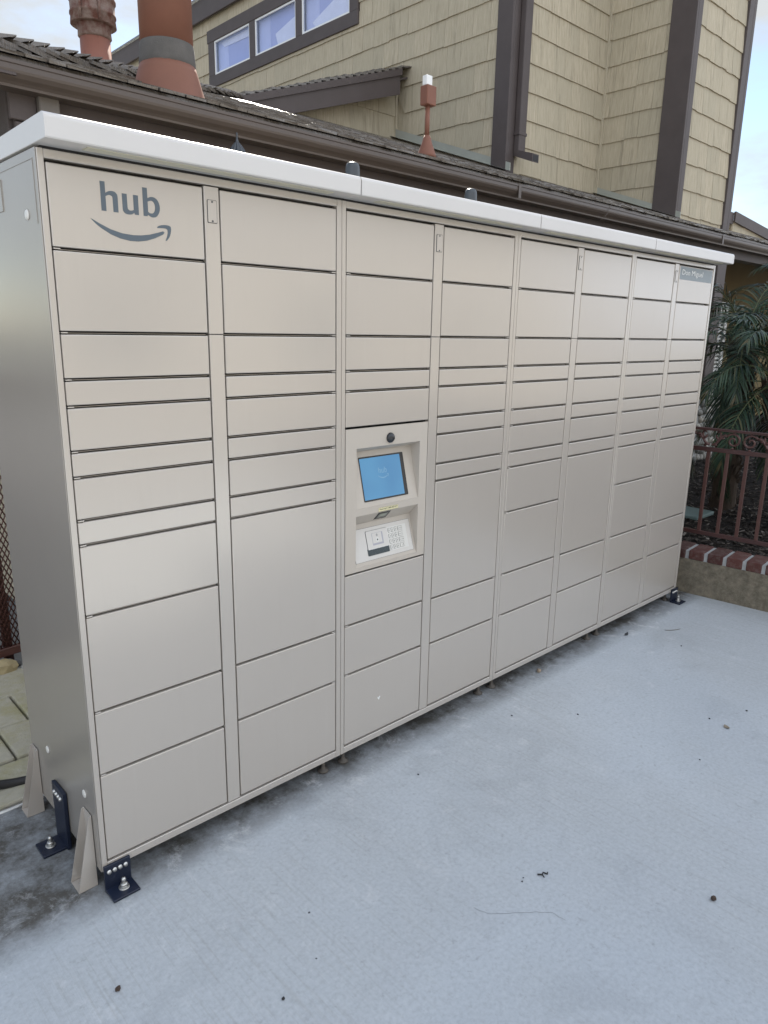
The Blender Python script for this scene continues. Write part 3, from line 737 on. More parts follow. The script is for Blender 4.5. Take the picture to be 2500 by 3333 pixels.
b = bmesh.new(); box(b, (7.47, 1.62, .9), (7.69, 1.7445, 2.475), .006, 1); link('porch_post', b, BROWN, HS)
b = bmesh.new(); rawbox(b, (7.36, 1.60, .2), (8.02, 2.2, 1.04)); PB = link('pillar_base', b, MORTAR, HS)
b = bmesh.new(); rnd = random.Random(4)
def cobble(bm, p, r, sq, axis):
    t = bmesh.new(); bmesh.ops.create_icosphere(t, subdivisions=2, radius=1)
    a = rnd.uniform(0, pi); s1, s2 = r*rnd.uniform(.8, 1.2), r*rnd.uniform(.6, 1.0)
    for v in t.verts:
        u, w_ = v.co.x*s1, v.co.z*s2; u, w_ = u*cos(a)-w_*sin(a), u*sin(a)+w_*cos(a)
        v.co = Vector(p) + (Vector((u, v.co.y*sq, w_)) if axis == 'y' else Vector((v.co.y*sq, u, w_)))
    for f in t.faces: f.smooth = True
    merge(bm, t)
for i in range(8):
    for j in range(9):
        cobble(b, (7.41+i*.083+(j % 2)*.04+rnd.uniform(-.012, .012), 1.60, .28+j*.088+rnd.uniform(-.01, .01)), .048, .035, 'y')
for i in range(7):
    for j in range(9):
        cobble(b, (7.36, 1.64+i*.083+(j % 2)*.04, .28+j*.088+rnd.uniform(-.01, .01)), .048, .035, 'x')
link('cobble_facing', b, COBBLE, PB)
b = bmesh.new(); box(b, (7.33, 1.56, 1.04), (8.05, 2.23, 1.09), .008, 1); link('pillar_cap', b, STUCCO, PB)
# porch window with blind
PWF = bmesh.new()
for q in (((10.0, 3.02, 1.06), (10.08, 3.05, 2.15)), ((11.25, 3.02, 1.06), (11.34, 3.05, 2.15)), ((10.08, 3.02, 2.07), (11.25, 3.05, 2.15)), ((10.08, 3.02, 1.06), (11.25, 3.05, 1.14))): box(PWF, q[0], q[1], .003, 1)
PW = link('window', PWF, FRAMEW, HS)
b = bmesh.new(); quad(b, [(10.08, 3.049, 1.14), (11.25, 3.049, 1.14), (11.25, 3.049, 2.07), (10.08, 3.049, 2.07)]); link('pane', b, simple('dark window pane', (.03, .035, .035), .1), PW)
b = bmesh.new()
for i in range(15): rawbox(b, (10.10, 3.024, 1.16+i*.06), (11.20, 3.046, 1.19+i*.06))
link('blind', b, BLIND, PW)

# trim on the upper walls
b = bmesh.new(); box(b, (W1X-.040, 3.46, 2.9), (W1X-.002, 3.665, TOP), .004, 1); box(b, (W1X-.0015, 3.46, 2.9), (W1X+.115, 3.498, TOP), .004, 1); link('corner_board', b, BROWN, HS)
b = bmesh.new(); box(b, (W3X-.040, 2.40, 2.7), (W3X-.002, 2.70, TOP), .004, 1); box(b, (W3X-.0015, 2.40, 2.7), (W3X+.10, 2.438, TOP), .004, 1); link('corner_board', b, BROWN, HS)
b = bmesh.new(); box(b, (W4R-.13, 2.40, 2.7), (W4R-.0, 2.438, TOP), .004, 1); box(b, (W4R+.0005, 2.40, 2.7), (W4R+.07, 2.62, TOP), .004, 1); link('corner_board', b, BROWN, HS)
b = bmesh.new(); box(b, (W3X-.040, W2Y-.040, 3.3), (W3X-.001, W2Y-.001, TOP), .003, 1); link('corner_bead', b, SIDING, HS)
b = bmesh.new(); box(b, (W1X-.035, W0Y-.035, 3.9), (W1X-.001, W0Y-.001, 4.45), .003, 1); link('corner_bead', b, SIDING, HS)
# downspout
b = bmesh.new(); box(b, (6.205, 3.385, 3.50), (6.325, 3.457, TOP-.05), .010, 2)
prism(b, [(3.39, 3.60), (3.455, 3.60), (3.455, 3.50), (3.20, 3.405), (3.20, 3.49), (3.39, 3.545)], 'x', 6.207, 6.323)
DS = link('downspout', b, BROWN, HS)
b = bmesh.new(); rawbox(b, (6.218, 3.1985, 3.415), (6.312, 3.203, 3.480)); link('spout_mouth', b, BLACK, DS)
b = bmesh.new(); box(b, (6.196, 3.38, 3.70), (6.334, 3.459, 3.73), .002, 1); link('pipe_strap', b, BROWN, DS)
# W1 eave
b = bmesh.new(); box(b, (W1X-.10, 5.7, 6.345), (W1X-.062, 13.6, 6.635), .004, 1); rawbox(b, (W1X-.0615, 5.7, 6.40), (W1X+.0, 13.6, 6.625)); link('fascia', b, BROWN, HS)
b = bmesh.new(); prism(b, [(W1X-.13, 6.64), (11, 8.0), (11, 8.05), (W1X-.13, 6.665)], 'y', 5.7, 13.7); link('upper_roof', b, SHAKE, HS)
# clerestory windows
tr = bmesh.new(); TX0, TX1 = W1X-.045, W1X-.001
ys = [5.92, 6.09, 7.09, 7.235, 8.235, 8.385, 9.39, 9.57]
box(tr, (TX0, 5.92, 6.010), (TX1, 9.59, 6.185), .004, 1); box(tr, (TX0+.002, 5.92, 5.365), (TX1, 9.57, 5.530), .004, 1)
for a, e in ((5.925, 6.085), (7.095, 7.23), (8.24, 8.38), (9.395, 9.565)): box(tr, (TX0+.004, a, 5.5305), (TX1, e, 6.0095), .003, 1)
WT = link('window', tr, BROWN, HS)
for a, e in ((6.085, 7.095), (7.23, 8.24), (8.38, 9.395)):
    b = bmesh.new(); f = .026
    box(b, (W1X-.030, a, 5.5305), (W1X-.004, e, 5.5305+f), .002, 1); box(b, (W1X-.030, a, 6.0095-f), (W1X-.004, e, 6.0095), .002, 1)
    box(b, (W1X-.030, a, 5.5305+f), (W1X-.004, a+f, 6.0095-f), .002, 1); box(b, (W1X-.030, e-f, 5.5305+f), (W1X-.004, e, 6.0095-f), .002, 1)
    link('sash', b, FRAMEW, WT)
    b = bmesh.new(); rawbox(b, (W1X-.016, a+f, 5.5305+f), (W1X-.012, e-f, 6.0095-f)); link('pane', b, GLASS, WT)
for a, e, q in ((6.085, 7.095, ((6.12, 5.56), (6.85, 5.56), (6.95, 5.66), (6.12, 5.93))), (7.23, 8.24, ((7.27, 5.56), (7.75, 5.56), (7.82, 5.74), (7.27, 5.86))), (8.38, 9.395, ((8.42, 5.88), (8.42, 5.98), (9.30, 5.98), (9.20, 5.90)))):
    b = bmesh.new(); rawbox(b, (W1X+.050, a, 5.5305), (W1X+.055, e, 6.0095)); rawbox(b, (W1X+.046, a+.72, 5.5305), (W1X+.0498, e, 6.0095), 2)  # flat panels whose colours paint sky reflection and light inside the windows
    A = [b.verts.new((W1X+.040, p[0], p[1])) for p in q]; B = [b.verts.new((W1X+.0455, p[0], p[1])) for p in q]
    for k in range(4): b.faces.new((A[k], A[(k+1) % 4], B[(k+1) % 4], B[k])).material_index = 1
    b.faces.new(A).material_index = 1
    link('pane_light_panel', b, [simple('lilac sky reflection paint', (.42, .45, .66), .8, 0, .08, 3), simple('pale interior light paint', (.80, .80, .84), .8), simple('light lilac reflection paint', (.58, .61, .78), .8)], WT)
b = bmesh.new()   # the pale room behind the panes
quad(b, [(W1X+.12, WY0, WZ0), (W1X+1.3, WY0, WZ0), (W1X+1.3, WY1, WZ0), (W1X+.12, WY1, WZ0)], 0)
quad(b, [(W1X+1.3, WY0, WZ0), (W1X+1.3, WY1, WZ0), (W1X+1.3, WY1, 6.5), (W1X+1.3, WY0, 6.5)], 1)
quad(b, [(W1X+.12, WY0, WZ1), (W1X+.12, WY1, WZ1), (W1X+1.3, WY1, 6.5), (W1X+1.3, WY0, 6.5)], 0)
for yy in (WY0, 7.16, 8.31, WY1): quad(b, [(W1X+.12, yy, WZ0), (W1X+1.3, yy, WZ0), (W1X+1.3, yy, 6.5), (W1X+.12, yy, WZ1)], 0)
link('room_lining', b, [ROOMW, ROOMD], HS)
# rake board and its roof
b = bmesh.new()
prism(b, [(3.60, zl(3.60)-.245), (5.935, zl(5.935)-.275), (5.935, zl(5.935)-.035), (3.60, zl(3.60)-.035)], 'y', 4.975, 5.012)
prism(b, [(3.60, zl(3.60)-.075), (5.95, zl(5.95)-.075), (5.95, zl(5.95)-.005), (3.60, zl(3.60)-.005)], 'y', 4.955, 4.9745)
prism(b, [(3.6, zl(3.6)-.12), (W1X-.03, zl(W1X-.03)-.12), (W1X-.03, zl(W1X-.03)-.10), (3.6, zl(3.6)-.10)], 'y', 5.0125, W0Y-.025)
link('rake_board', b, BROWN, HS)
# roof decks
b = bmesh.new()
hx0 = 1.6 + 3.59 - 4.935   # hip foot x at y=1.6
def slabpoly(bm, pts, t=.03):
    A = [bm.verts.new(p) for p in pts]; B = [bm.verts.new((p[0], p[1], p[2]-t)) for p in pts]; n = len(pts)
    for i in range(n): bm.faces.new((A[i], A[(i+1) % n], B[(i+1) % n], B[i]))
    bm.faces.new(A); bm.faces.new(B[::-1])
slabpoly(b, [(.32, 1.66, zr(1.66)-.012), (16, 1.66, zr(1.66)-.012), (16, 5.3, zr(5.3)-.012), (3.59+.36, 5.3, zr(5.3)-.012)])
slabpoly(b, [(.32, 1.66, zr(1.66)-.012), (3.95, 5.3, zr(5.3)-.012), (6.1, 5.3, zl(6.1)-.012-.0), (6.1, 13, zl(6.1)-.012), (.32, 13, zl(.32)-.012)])
RF = link('roof', b, SHAKE, HS)
def shake(bm, P, a, e, v0, v1, rnd, ln, th):
    """one shake on a roof face: P(u, v, h)"""
    j = rnd.uniform(-.010, .012); t = th*rnd.uniform(.65, 1.4); tw = rnd.uniform(-1, 1)*th*.35
    A = [P(a, v0+j, t+tw*.4+.003), P(e, v0+j+rnd.uniform(-.004, .004), t-tw*.4+.003), P(e, v1, .001), P(a, v1, .001)]
    B = [P(a, v0+j, -.004), P(e, v0+j, -.004), P(e, v1, -.004), P(a, v1, -.004)]
    A = [bm.verts.new(p) for p in A]; B = [bm.verts.new(p) for p in B]
    for k in range(4): bm.faces.new((A[k], A[(k+1) % 4], B[(k+1) % 4], B[k]))
    bm.faces.new(A)
b = bmesh.new(); rnd = random.Random(21)
cs = math.sqrt(1+.338**2)
def PF(u, v, h): return Vector((u, 1.66 + v/cs, zr(1.66) + v*.338/cs)) + Vector((0, -.338/cs, 1/cs))*h
def PLf(u, v, h): return Vector((hx0 + .06 + v/cs, u, zl(hx0 + .06) + v*.338/cs)) + Vector((-.338/cs, 0, 1/cs))*h
ex = .115; v = -.03
while v < 3.85:
    ymid = 1.66 + v/cs
    xs = ymid - 4.935 + 3.59 + .02
    u = max(xs, .25) - rnd.random()*.1
    while u < 15.5:
        wd = rnd.uniform(.05, .16); a = max(u, max(xs, .25)); e = u+wd-.006; u += wd
        if e <= a+.02: continue
        y_ = ymid
        if (W1X-.02 < a < W3X+.02 and y_ > W2Y+.05) or (W3X+.02 < a < W4R and y_ > W4Y+.05): continue
        if a > 3.9 and a < W1X and y_ > W0Y: continue
        shake(b, PF, a, e, v, v+ex+.06, rnd, 0, .0045)
    v += ex
link('roof_shakes', b, SHAKE, RF)
b = bmesh.new(); v = -.03
while v < 6.2:
    xm = hx0+.06+v/cs; ys_ = max(xm - 3.59 + 4.935, 1.62)
    if xm > 3.6: ys_ = 4.965
    u = ys_
    ymax = ys_ + (4.0 if xm < 3.4 else .9)
    while u < ymax:
        wd = rnd.uniform(.08, .24); e = u+wd-.006
        if xm+.1 < W1X-.05: shake(b, PLf, u, e, v, v+ex+.06, rnd, 0, .026)
        u += wd
    v += ex
link('roof_shakes', b, SHAKE, RF)
# hip caps
b = bmesh.new(); n_ = 36
h0 = Vector((hx0+.05, 1.65, zr(1.65))); h1 = Vector((3.62, 4.965, zr(4.965)))
dv = (h1-h0); L_ = dv.length; dv.normalize(); sl_ = Vector((dv.y, -dv.x, 0)).normalized()
for i in range(n_):
    p0 = h0 + dv*(i*L_/n_) ; p1 = p0 + dv*(L_/n_*1.9)
    t = .038+rnd.uniform(-.006, .012); wv = .11*rnd.uniform(.85, 1.1)
    for sg in (-1, 1):
        q = [p0 + Vector((0, 0, t)), p0 + sl_*sg*wv + Vector((0, 0, t-.026)), p1 + sl_*sg*wv + Vector((0, 0, -.012)), p1 + Vector((0, 0, .012))]
        A = [b.verts.new(x_) for x_ in q]; B = [b.verts.new(x_ - Vector((0, 0, .017))) for x_ in q]
        for k in range(4): b.faces.new((A[k], A[(k+1) % 4], B[(k+1) % 4], B[k]))
        b.faces.new(A)
link('hip_caps', b, SHAKE, RF)
# soffit and gutter
b = bmesh.new(); rawbox(b, (.16, 1.724, 2.605), (16, 1.76, 2.69)); rawbox(b, (.16, 1.60, 2.61), (.50, 9, 2.62)); link('soffit', b, BROWN, HS)
b = bmesh.new()
gp = [(1.600, 2.668), (1.600, 2.655), (1.604, 2.652), (1.604, 2.632), (1.607, 2.622), (1.618, 2.606), (1.632, 2.594), (1.640, 2.584), (1.642, 2.574), (1.722, 2.574), (1.722, 2.668), (1.718, 2.668), (1.718, 2.600), (1.640, 2.600), (1.612, 2.650), (1.612, 2.668)]
prism(b, gp, 'x', .10, 16)
GT = link('gutter', b, GUTTER, HS)
b = bmesh.new()
for gx in (3.9, 7.45): rawbox(b, (gx, 1.597, 2.574), (gx+.03, 1.603, 2.669))
tube(b, [(5.19, 1.598, 2.70), (5.16, 1.597, 2.66), (5.12, 1.60, 2.60), (5.03, 1.60, 2.535)], .0018, 6)
link('gutter_strap', b, GUTTER, GT)
b = bmesh.new(); prism(b, [(0.10, 2.575), (.20, 2.575), (.20, 2.668), (.10, 2.668)], 'y', 1.724, 9); link('gutter', b, GUTTER, HS)
# step flashing at the wall bases
def flashing(x, ya, yb, h0_, drop=0):
    b = bmesh.new()
    A = [(x-.034, ya, zr(ya)+.015), (x-.034, yb, zr(yb)+.015), (x-.034, yb, zr(yb)+h0_), (x-.034, ya, zr(ya)+h0_*.9)]
    v0 = [b.verts.new(p) for p in A]; v1 = [b.verts.new((x-.022, p[1], p[2])) for p in A]; v2 = [b.verts.new((x-.11, p[1], p[2]-.0)) for p in A[:2]]
    for k in range(4): b.faces.new((v0[k], v0[(k+1) % 4], v1[(k+1) % 4], v1[k]))
    b.faces.new(v0); b.faces.new((v0[0], v0[1], v2[1], v2[0]))
    link('flashing', b, FLASH, HS)
flashing(W1X, 3.40, W0Y, .105); flashing(W3X, 2.34, W2Y, .085)
# flues and vents
FB = bmesh.new(); lathe(FB, 1.388, 2.0, [(.205, 2.735), (.197, 2.75), (.172, 2.83), (.152, 2.90), (.140, 2.935)], 48); 
lathe(FB, 1.388, 2.0, [(.1335, 3.02), (.133, 3.5), (.133, 4.0), (.17, 4.02), (.17, 4.25), (.02, 4.32)], 48)
FL = link('flue_pipe', FB, TERRA2, HS)
b = bmesh.new(); lathe(b, 1.388, 2.0, [(.139, 2.922), (.143, 2.932), (.1425, 2.95), (.140, 2.985), (.139, 3.010), (.1345, 3.030)], 64, wob=.008, cap=False); link('cement_band', b, CEMENT, FL)
FB = bmesh.new(); lathe(FB, 2.122, 4.6, [(.122, 3.2), (.119, 3.55), (.117, 3.88)], 40); F2 = link('flue_pipe', FB, TERRA, HS)
b = bmesh.new(); lathe(b, 2.122, 4.6, [(.118, 3.872), (.130, 3.885), (.127, 3.93), (.134, 3.955), (.134, 4.02)], 40, wob=.006)
lathe(b, 2.118, 4.6, [(.172, 3.965), (.176, 3.968), (.170, 4.03), (.178, 4.035), (.176, 4.05), (.170, 4.055), (.172, 4.13), (.182, 4.14), (.182, 4.155), (.16, 4.17), (.155, 4.22), (.03, 4.30)], 40, wob=.008)
link('flue_cap', b, RUSTCAP, F2)
b = bmesh.new(); tube(b, [(1.975, 4.50, 3.97), (1.965, 4.48, 4.16)], .012, 8); tube(b, [(2.10, 4.425, 3.97), (2.10, 4.42, 4.16)], .014, 8); link('cap_bracket', b, RUSTCAP, F2)
b = bmesh.new(); lathe(b, 3.240, 1.9, [(.070, 2.775), (.063, 2.80), (.034, 2.875), (.028, 2.90), (.019, 2.92)], 28, wob=.01)
lathe(b, 3.238, 1.9, [(.0165, 2.90), (.0165, 3.105)], 20); box(b, (3.196, 1.865, 3.102), (3.284, 1.935, 3.222), .006, 2)
VT = link('roof_sensor', b, TERRA2, HS)
b = bmesh.new(); box(b, (3.203, 1.880, 3.222), (3.258, 1.924, 3.284), .006, 2); link('sensor_cap', b, FRAMEW, VT)
# gable end beyond the tower and a scrap of the far roof
b = bmesh.new(); prism(b, [(11.05, 3.0), (13.2, 3.0), (13.2, 3.12), (11.05, 3.32)], 'y', 3.02, 5); shingles(b, 'y', 3.02, 11.06, 13.2, lambda s: zr(3.0), lambda s: 3.32-(s-11.05)*.093, 3.0, -1, 31, None, (.08, .16)); link('wall', b, SIDING, HS)
b = bmesh.new(); prism(b, [(11.03, 3.300), (13.4, 3.085), (13.4, 3.24), (11.03, 3.445)], 'y', 2.97, 3.0); rawbox(b, (10.85, 3.0005, 3.27), (11.0295, 4.5, 3.43)); link('fascia', b, BROWN, HS)

# ============================================================ things by the house
LN = empty('wall_lantern', (1.48, 1.74, 2.2), 'dark slate lantern with fluted dome and finial, peeking above the first locker canopy', 'lantern')
b = bmesh.new(); lx, ly = 1.478, 1.50
lathe(b, lx, ly, [(.001, 2.556), (.0045, 2.553), (.0045, 2.540), (.0035, 2.537), (.0060, 2.533), (.0045, 2.528), (.0070, 2.523), (.0080, 2.515), (.0100, 2.513), (.0100, 2.508)], 20)
link('finial', b, DARKANT, LN, True)
b = bmesh.new()
rings = []
for r, z in ((.010, 2.510), (.020, 2.500), (.032, 2.482), (.044, 2.455), (.055, 2.42), (.060, 2.40)):
    rings.append([b.verts.new((lx + r*(1+.10*cos(12*a*2*pi/72))*cos(a*2*pi/72), ly + r*(1+.10*cos(12*a*2*pi/72))*sin(a*2*pi/72), z)) for a in range(72)])
for A, B in zip(rings, rings[1:]):
    for k in range(72): b.faces.new((A[k], A[(k+1) % 72], B[(k+1) % 72], B[k])).smooth = True
b.faces.new(rings[-1]); link('dome', b, DARKANT, LN)
b = bmesh.new(); lathe(b, lx, ly, [(.045, 2.40), (.050, 2.38), (.042, 2.20), (.02, 2.17)], 8); link('glass_body', b, simple('frosted lantern glass', (.35, .33, .27), .3), LN)
b = bmesh.new(); tube(b, [(lx, ly+.03, 2.42), (lx, 1.60, 2.36), (lx, 1.70, 2.33), (lx, 1.744, 2.33)], .008, 8); lathe(b, lx, 2.33, [(.04, 1.7435), (.038, 1.735), (.01, 1.73)], 20, 'y'); link('wall_arm', b, DARKANT, LN)

# ============================================================ planter wall with brick cap
d = Vector((.09568, -.99541, 0)); nrm = Vector((.99541, .09568, 0)); o = Vector((3.833, .062, 0))
def PW_(s, n_, z): return o + d*s + nrm*n_ + Vector((0, 0, z))
def obox(bm, s0, s1, n0, n1, z0, z1, bev=0, mi=0, jit=None):
    t = bmesh.new(); v, fs = rawbox(t, (s0, n0, z0), (s1, n1, z1), mi)
    if bev: bmesh.ops.bevel(t, geom=t.edges[:], offset=bev, segments=2, profile=.5, affect='EDGES')
    for q in t.verts: q.co = PW_(q.co.x, q.co.y, q.co.z) + (jit or Vector((0, 0, 0)))
    merge(bm, t, mi)
WL = empty('planter_wall', (3.84, .0, 0), 'low tan stucco planter wall with a red brick cap at the right end of the lockers', 'wall')
b = bmesh.new(); obox(b, -1.2, 5.4, 0, .17, -.05, .229, .004); link('stucco_wall', b, STUCCO, WL)
b = bmesh.new(); obox(b, -1.2, 5.4, .004, .195, .2295, .281); link('mortar', b, MORTAR, WL)
b = bmesh.new(); s = -1.18; rnd = random.Random(2)
while s < 5.35:
    wd = .089+rnd.uniform(-.004, .004); obox(b, s, s+wd, -.004+rnd.uniform(-.003, .003), .200, .2296, .2885+rnd.uniform(-.002, .002), .005); s += wd + .022
link('brick_cap', b, BRICK, WL)

# ============================================================ right iron fence
FN = empty('iron_fence', (3.93, 0, .28), 'maroon wrought iron fence with scrollwork band on the brick capped planter wall', 'fence')
NF = .105
b = bmesh.new(); obox(b, -.9, 4.8, NF-.012, NF+.012, .378, .402, .002); link('bottom_rail', b, IRON, FN)
b = bmesh.new(); obox(b, -.9, 4.8, NF-.012, NF+.012, .920, .946, .002); link('middle_rail', b, IRON, FN)
b = bmesh.new(); obox(b, -.9, 4.8, NF-.020, NF+.020, 1.052, 1.060, .002)
for q in (-.014, -.004, .006, .016): obox(b, -.9, 4.8, NF+q-.004, NF+q+.004, 1.0595, 1.066, .0015)
link('top_rail', b, IRON, FN)
s = .050 - .114*8; bal = None
while s < 4.8:
    if s > -.9:
        if bal is None:
            b = bmesh.new(); obox(b, s-.0095, s+.0095, NF-.0095, NF+.0095, .4025, .9195, .001); bal = link('baluster', b, IRONL, FN); s_0 = s
        else:
            c_ = bal.copy(); C.objects.link(c_); c_.parent = FN; c_.location = bal.location + d*(s-s_0)
    s += .114
def spiral(cx_, cz_, r0, turns, start, sg, n_=34, r1=.10):
    P = []
    for i in range(n_+1):
        t = i/n_; a = start + sg*turns*2*pi*t; r = r0*(1-t)**.85*(1-r1)+r0*r1*1.0
        P.append((cx_+r*cos(a), cz_+r*sin(a)))
    return P
def motif(bm, s0, mir=1):
    def Q(pts, r, tp=None): tube(bm, [PW_(s0 + mir*p[0], NF, p[1]) for p in pts], r, 6, taper=tp)
    zc = .999
    Q(spiral(0, zc, .046, 1.45, radians(150), -1), .0078, .7)
    Q([(-.040, zc+.022), (-.052, zc+.030), (-.066, zc+.022), (-.080, zc+.002), (-.095, zc-.022), (-.110, zc-.034), (-.124, zc-.036)], .0090, .9)
    # leaf spray
    Q([(-.088, zc-.010), (-.078, zc+.022), (-.076, zc+.040), (-.084, zc+.048), (-.094, zc+.046), (-.096, zc+.038)], .0068, .7)
    Q([(-.084, zc+.000), (-.098, zc+.012), (-.104, zc+.026)], .0100, .5)
    Q([(-.100, zc-.026), (-.094, zc-.040), (-.104, zc-.046)], .0085, .6)
    Q([(-.070, zc+.016), (-.060, zc+.008), (-.052, zc+.014)], .0080, .6)
    for q in ((.0, .049), (.0, -.049)): Q([(q[0], zc+q[1]-.006), (q[0]+.001, zc+q[1]+.006)], .0075)
for k in range(-3, 16):
    b = bmesh.new(); s0 = .185 + k*.360
    if s0 < -.8 or s0 > 4.5: b.free(); continue
    motif(b, s0, 1); motif(b, s0+.100, -1); link('scrollwork', b, SCROLLM, FN)

# ============================================================ left mesh fence
LF = empty('mesh_fence', (.2, 1.8, 0), 'rust brown steel fence with diamond mesh infill at the left end of the lockers', 'fence')
fd = Vector((-1.0, -.12, 0)).normalized(); fo = Vector((.50, 1.795, 0))
def PFn(s, n_, z): return fo + fd*s + Vector((-fd.y, fd.x, 0))*n_ + Vector((0, 0, z))
def fbox(bm, s0, s1, n0, n1, z0, z1, bev=.002):
    t = bmesh.new(); rawbox(t, (s0, n0, z0), (s1, n1, z1)); bmesh.ops.bevel(t, geom=t.edges[:], offset=bev, segments=1, affect='EDGES')
    for q in t.verts: q.co = PFn(*q.co)
    merge(bm, t)
b = bmesh.new(); fbox(b, 0, 3, -.015, .015, .045, .085); link('rail', b, IRONL, LF)
b = bmesh.new(); fbox(b, 0, 3, -.015, .015, 1.35, 1.39); link('rail', b, IRONL, LF)
for s in (.215, 1.4):
    b = bmesh.new(); fbox(b, s, s+.045, -.03, .0-.0152, .0, .31); fbox(b, s-.008, s+.053, -.036, -.0153, .31, .322); fbox(b, s-.003, s+.048, -.033, -.0153, .322, .345); fbox(b, s+.008, s+.038, -.03, -.0154, .345, 1.45); link('post', b, IRONL, LF)
b = bmesh.new()
for sg in (-1, 1):
    k = -1.4
    while k < 3.2:
        z0, z1 = .085, 1.35; dx = (z1-z0)/2.1
        a0_, a1_ = (k, k+dx) if sg > 0 else (k+dx, k)
        # clip to 0..1.6
        def cl(s): return s
        pts = []
        for t in (0, 1): pts.append((a0_+(a1_-a0_)*t, z0+(z1-z0)*t))
        lo, hi = 0.0, 1.9
        (xa, za), (xb, zb2) = pts
        if max(xa, xb) > lo and min(xa, xb) < hi:
            def at(x_): return za + (zb2-za)*(x_-xa)/(xb-xa)
            if xa < lo: za, xa = at(lo), lo
            elif xa > hi: za, xa = at(hi), hi
            if xb < lo: zb2, xb = at(lo), lo
            elif xb > hi: zb2, xb = at(hi), hi
            A, B = PFn(xa, .0*sg, za), PFn(xb, .0*sg, zb2); tube(b, [A, B], .0032, 4)
        k += .022
link('mesh_panel', b, IRONL, LF)

# ============================================================ rocks and hoses at left
rnd = random.Random(8)
def rock(p, r, mat, label, seed, cat='rock'):
    rr = random.Random(seed); b = bmesh.new(); bmesh.ops.create_icosphere(b, subdivisions=2, radius=1)
    for v in b.verts:
        k = 1 + rr.uniform(-.18, .18); v.co = Vector((v.co.x*r[0]*k, v.co.y*r[1]*k, v.co.z*r[2]*k)) + Vector(p)
    o_ = link('rock', b, mat); tag(o_, label, cat, 'rocks at the foot of the mesh fence')
    return o_
GOLD = simple('golden rock', (.34, .28, .16), .8, 0, .3, 25, .7); DRK = simple('dark rock', (.10, .10, .10), .8, 0, .4, 25, .7); PALE = simple('pale rock', (.33, .33, .32), .8, 0, .3, 25, .7)
rock((.215, 1.700, .012), (.055, .036, .040), GOLD, 'large golden rock below the mesh fence at the left frame edge', 1)
rock((.275, 1.725, .005), (.022, .020, .020), DRK, 'round dark rock beside the golden rock below the mesh fence', 2)
rock((.335, 1.735, .005), (.026, .018, .022), PALE, 'pale grey rock half hidden by the locker side', 3)
rock((.300, 1.680, -.002), (.018, .016, .012), PALE, 'small flat pale rock in front of the dark rock', 4)
rock((.245, 1.76, .010), (.024, .018, .020), DRK, 'small dark rock tucked behind the golden rock', 5)
b = bmesh.new(); pts = [(-.9, .95, .04), (-.55, .82, .06), (-.30, .76, .055), (-.14, .735, .030), (-.07, .73, .010), (-.01, .72, .0), (.08, .70, .0), (.30, .66, .0), (.6, .60, .02)]
sm = []
for i in range(len(pts)-1):
    for t in range(14): 
        f = t/14; p0_ = Vector(pts[max(i-1, 0)]); p1_ = Vector(pts[i]); p2_ = Vector(pts[i+1]); p3_ = Vector(pts[min(i+2, len(pts)-1)])
        sm.append(.5*((2*p1_) + (-p0_+p2_)*f + (2*p0_-5*p1_+4*p2_-p3_)*f*f + (-p0_+3*p1_-3*p2_+p3_)*f**3))
tube(b, sm, .0165, 14); tag(link('cable_conduit', b, HOSE), 'thick black flexible conduit curving behind the left end of the lockers', 'conduit')
b = bmesh.new(); tube(b, [(-2.0, .612, -.020), (-.6, .606, -.018), (-.02, .600, -.018), (.6, .598, -.018)], .0125, 14); tag(link('metal_pipe', b, STEEL), 'thin bare metal pipe lying along the slab edge behind the lockers', 'pipe')

# ============================================================ palms
def frond(name, base, az, el, L, droop, parent, seed, leaf=.24, n_=34):
    rr = random.Random(seed); b = bmesh.new()
    h = Vector((cos(az), sin(az), 0)); P = []; p = Vector(base); a = el; st = L/16
    for i in range(17):
        P.append(p.copy()); p = p + (h*cos(a) + Vector((0, 0, 1))*sin(a))*st; a -= droop*(.35 + 1.3*i/16)/16
    tube(b, P, .0065, 5, 0, taper=.2)
    side = Vector((-h.y, h.x, 0))
    for i in range(n_):
        t = .16 + .84*(i+.5)/n_; k = t*16; i0 = min(int(k), 15); f = k-i0; q = P[i0].lerp(P[i0+1], f); tg = (P[i0+1]-P[i0]).normalized()
        up = side.cross(tg).normalized()
        if up.z < 0: up = -up
        ll = leaf*(.45 + .75*sin(pi*min(1, t*.9+.12)))*rr.uniform(.85, 1.1)
        for sg in (-1, 1):
            ang = radians(58 - 34*t) + rr.uniform(-.12, .12); lift = rr.uniform(.05, .38)
            dr = (tg*cos(ang) + side*sg*sin(ang) + up*lift).normalized(); w_ = .0052*rr.uniform(.8, 1.15); wd = dr.cross(up).normalized()
            pts = []; pp = q.copy(); dd = dr.copy(); 
            for m in range(5):
                pts.append(pp.copy()); dd = (dd + Vector((0, 0, -.20 - .05*m))).normalized(); pp = pp + dd*ll/4
            ws = [.55, 1, .9, .55, .06]; prev = None
            for m, x_ in enumerate(pts):
                A = b.verts.new(x_ + wd*w_*ws[m] + up*w_*.35*ws[m]); M_ = b.verts.new(x_); B = b.verts.new(x_ - wd*w_*ws[m] + up*w_*.35*ws[m])
                if prev:
                    for u_, v_ in (((prev[0], prev[1]), (A, M_)), ((prev[1], prev[2]), (M_, B))):
                        fc = b.faces.new((u_[0], u_[1], v_[1], v_[0])); fc.material_index = 1; fc.smooth = True
                prev = (A, M_, B)
    o_ = link(name, b, [STEM, LEAF], parent); return o_
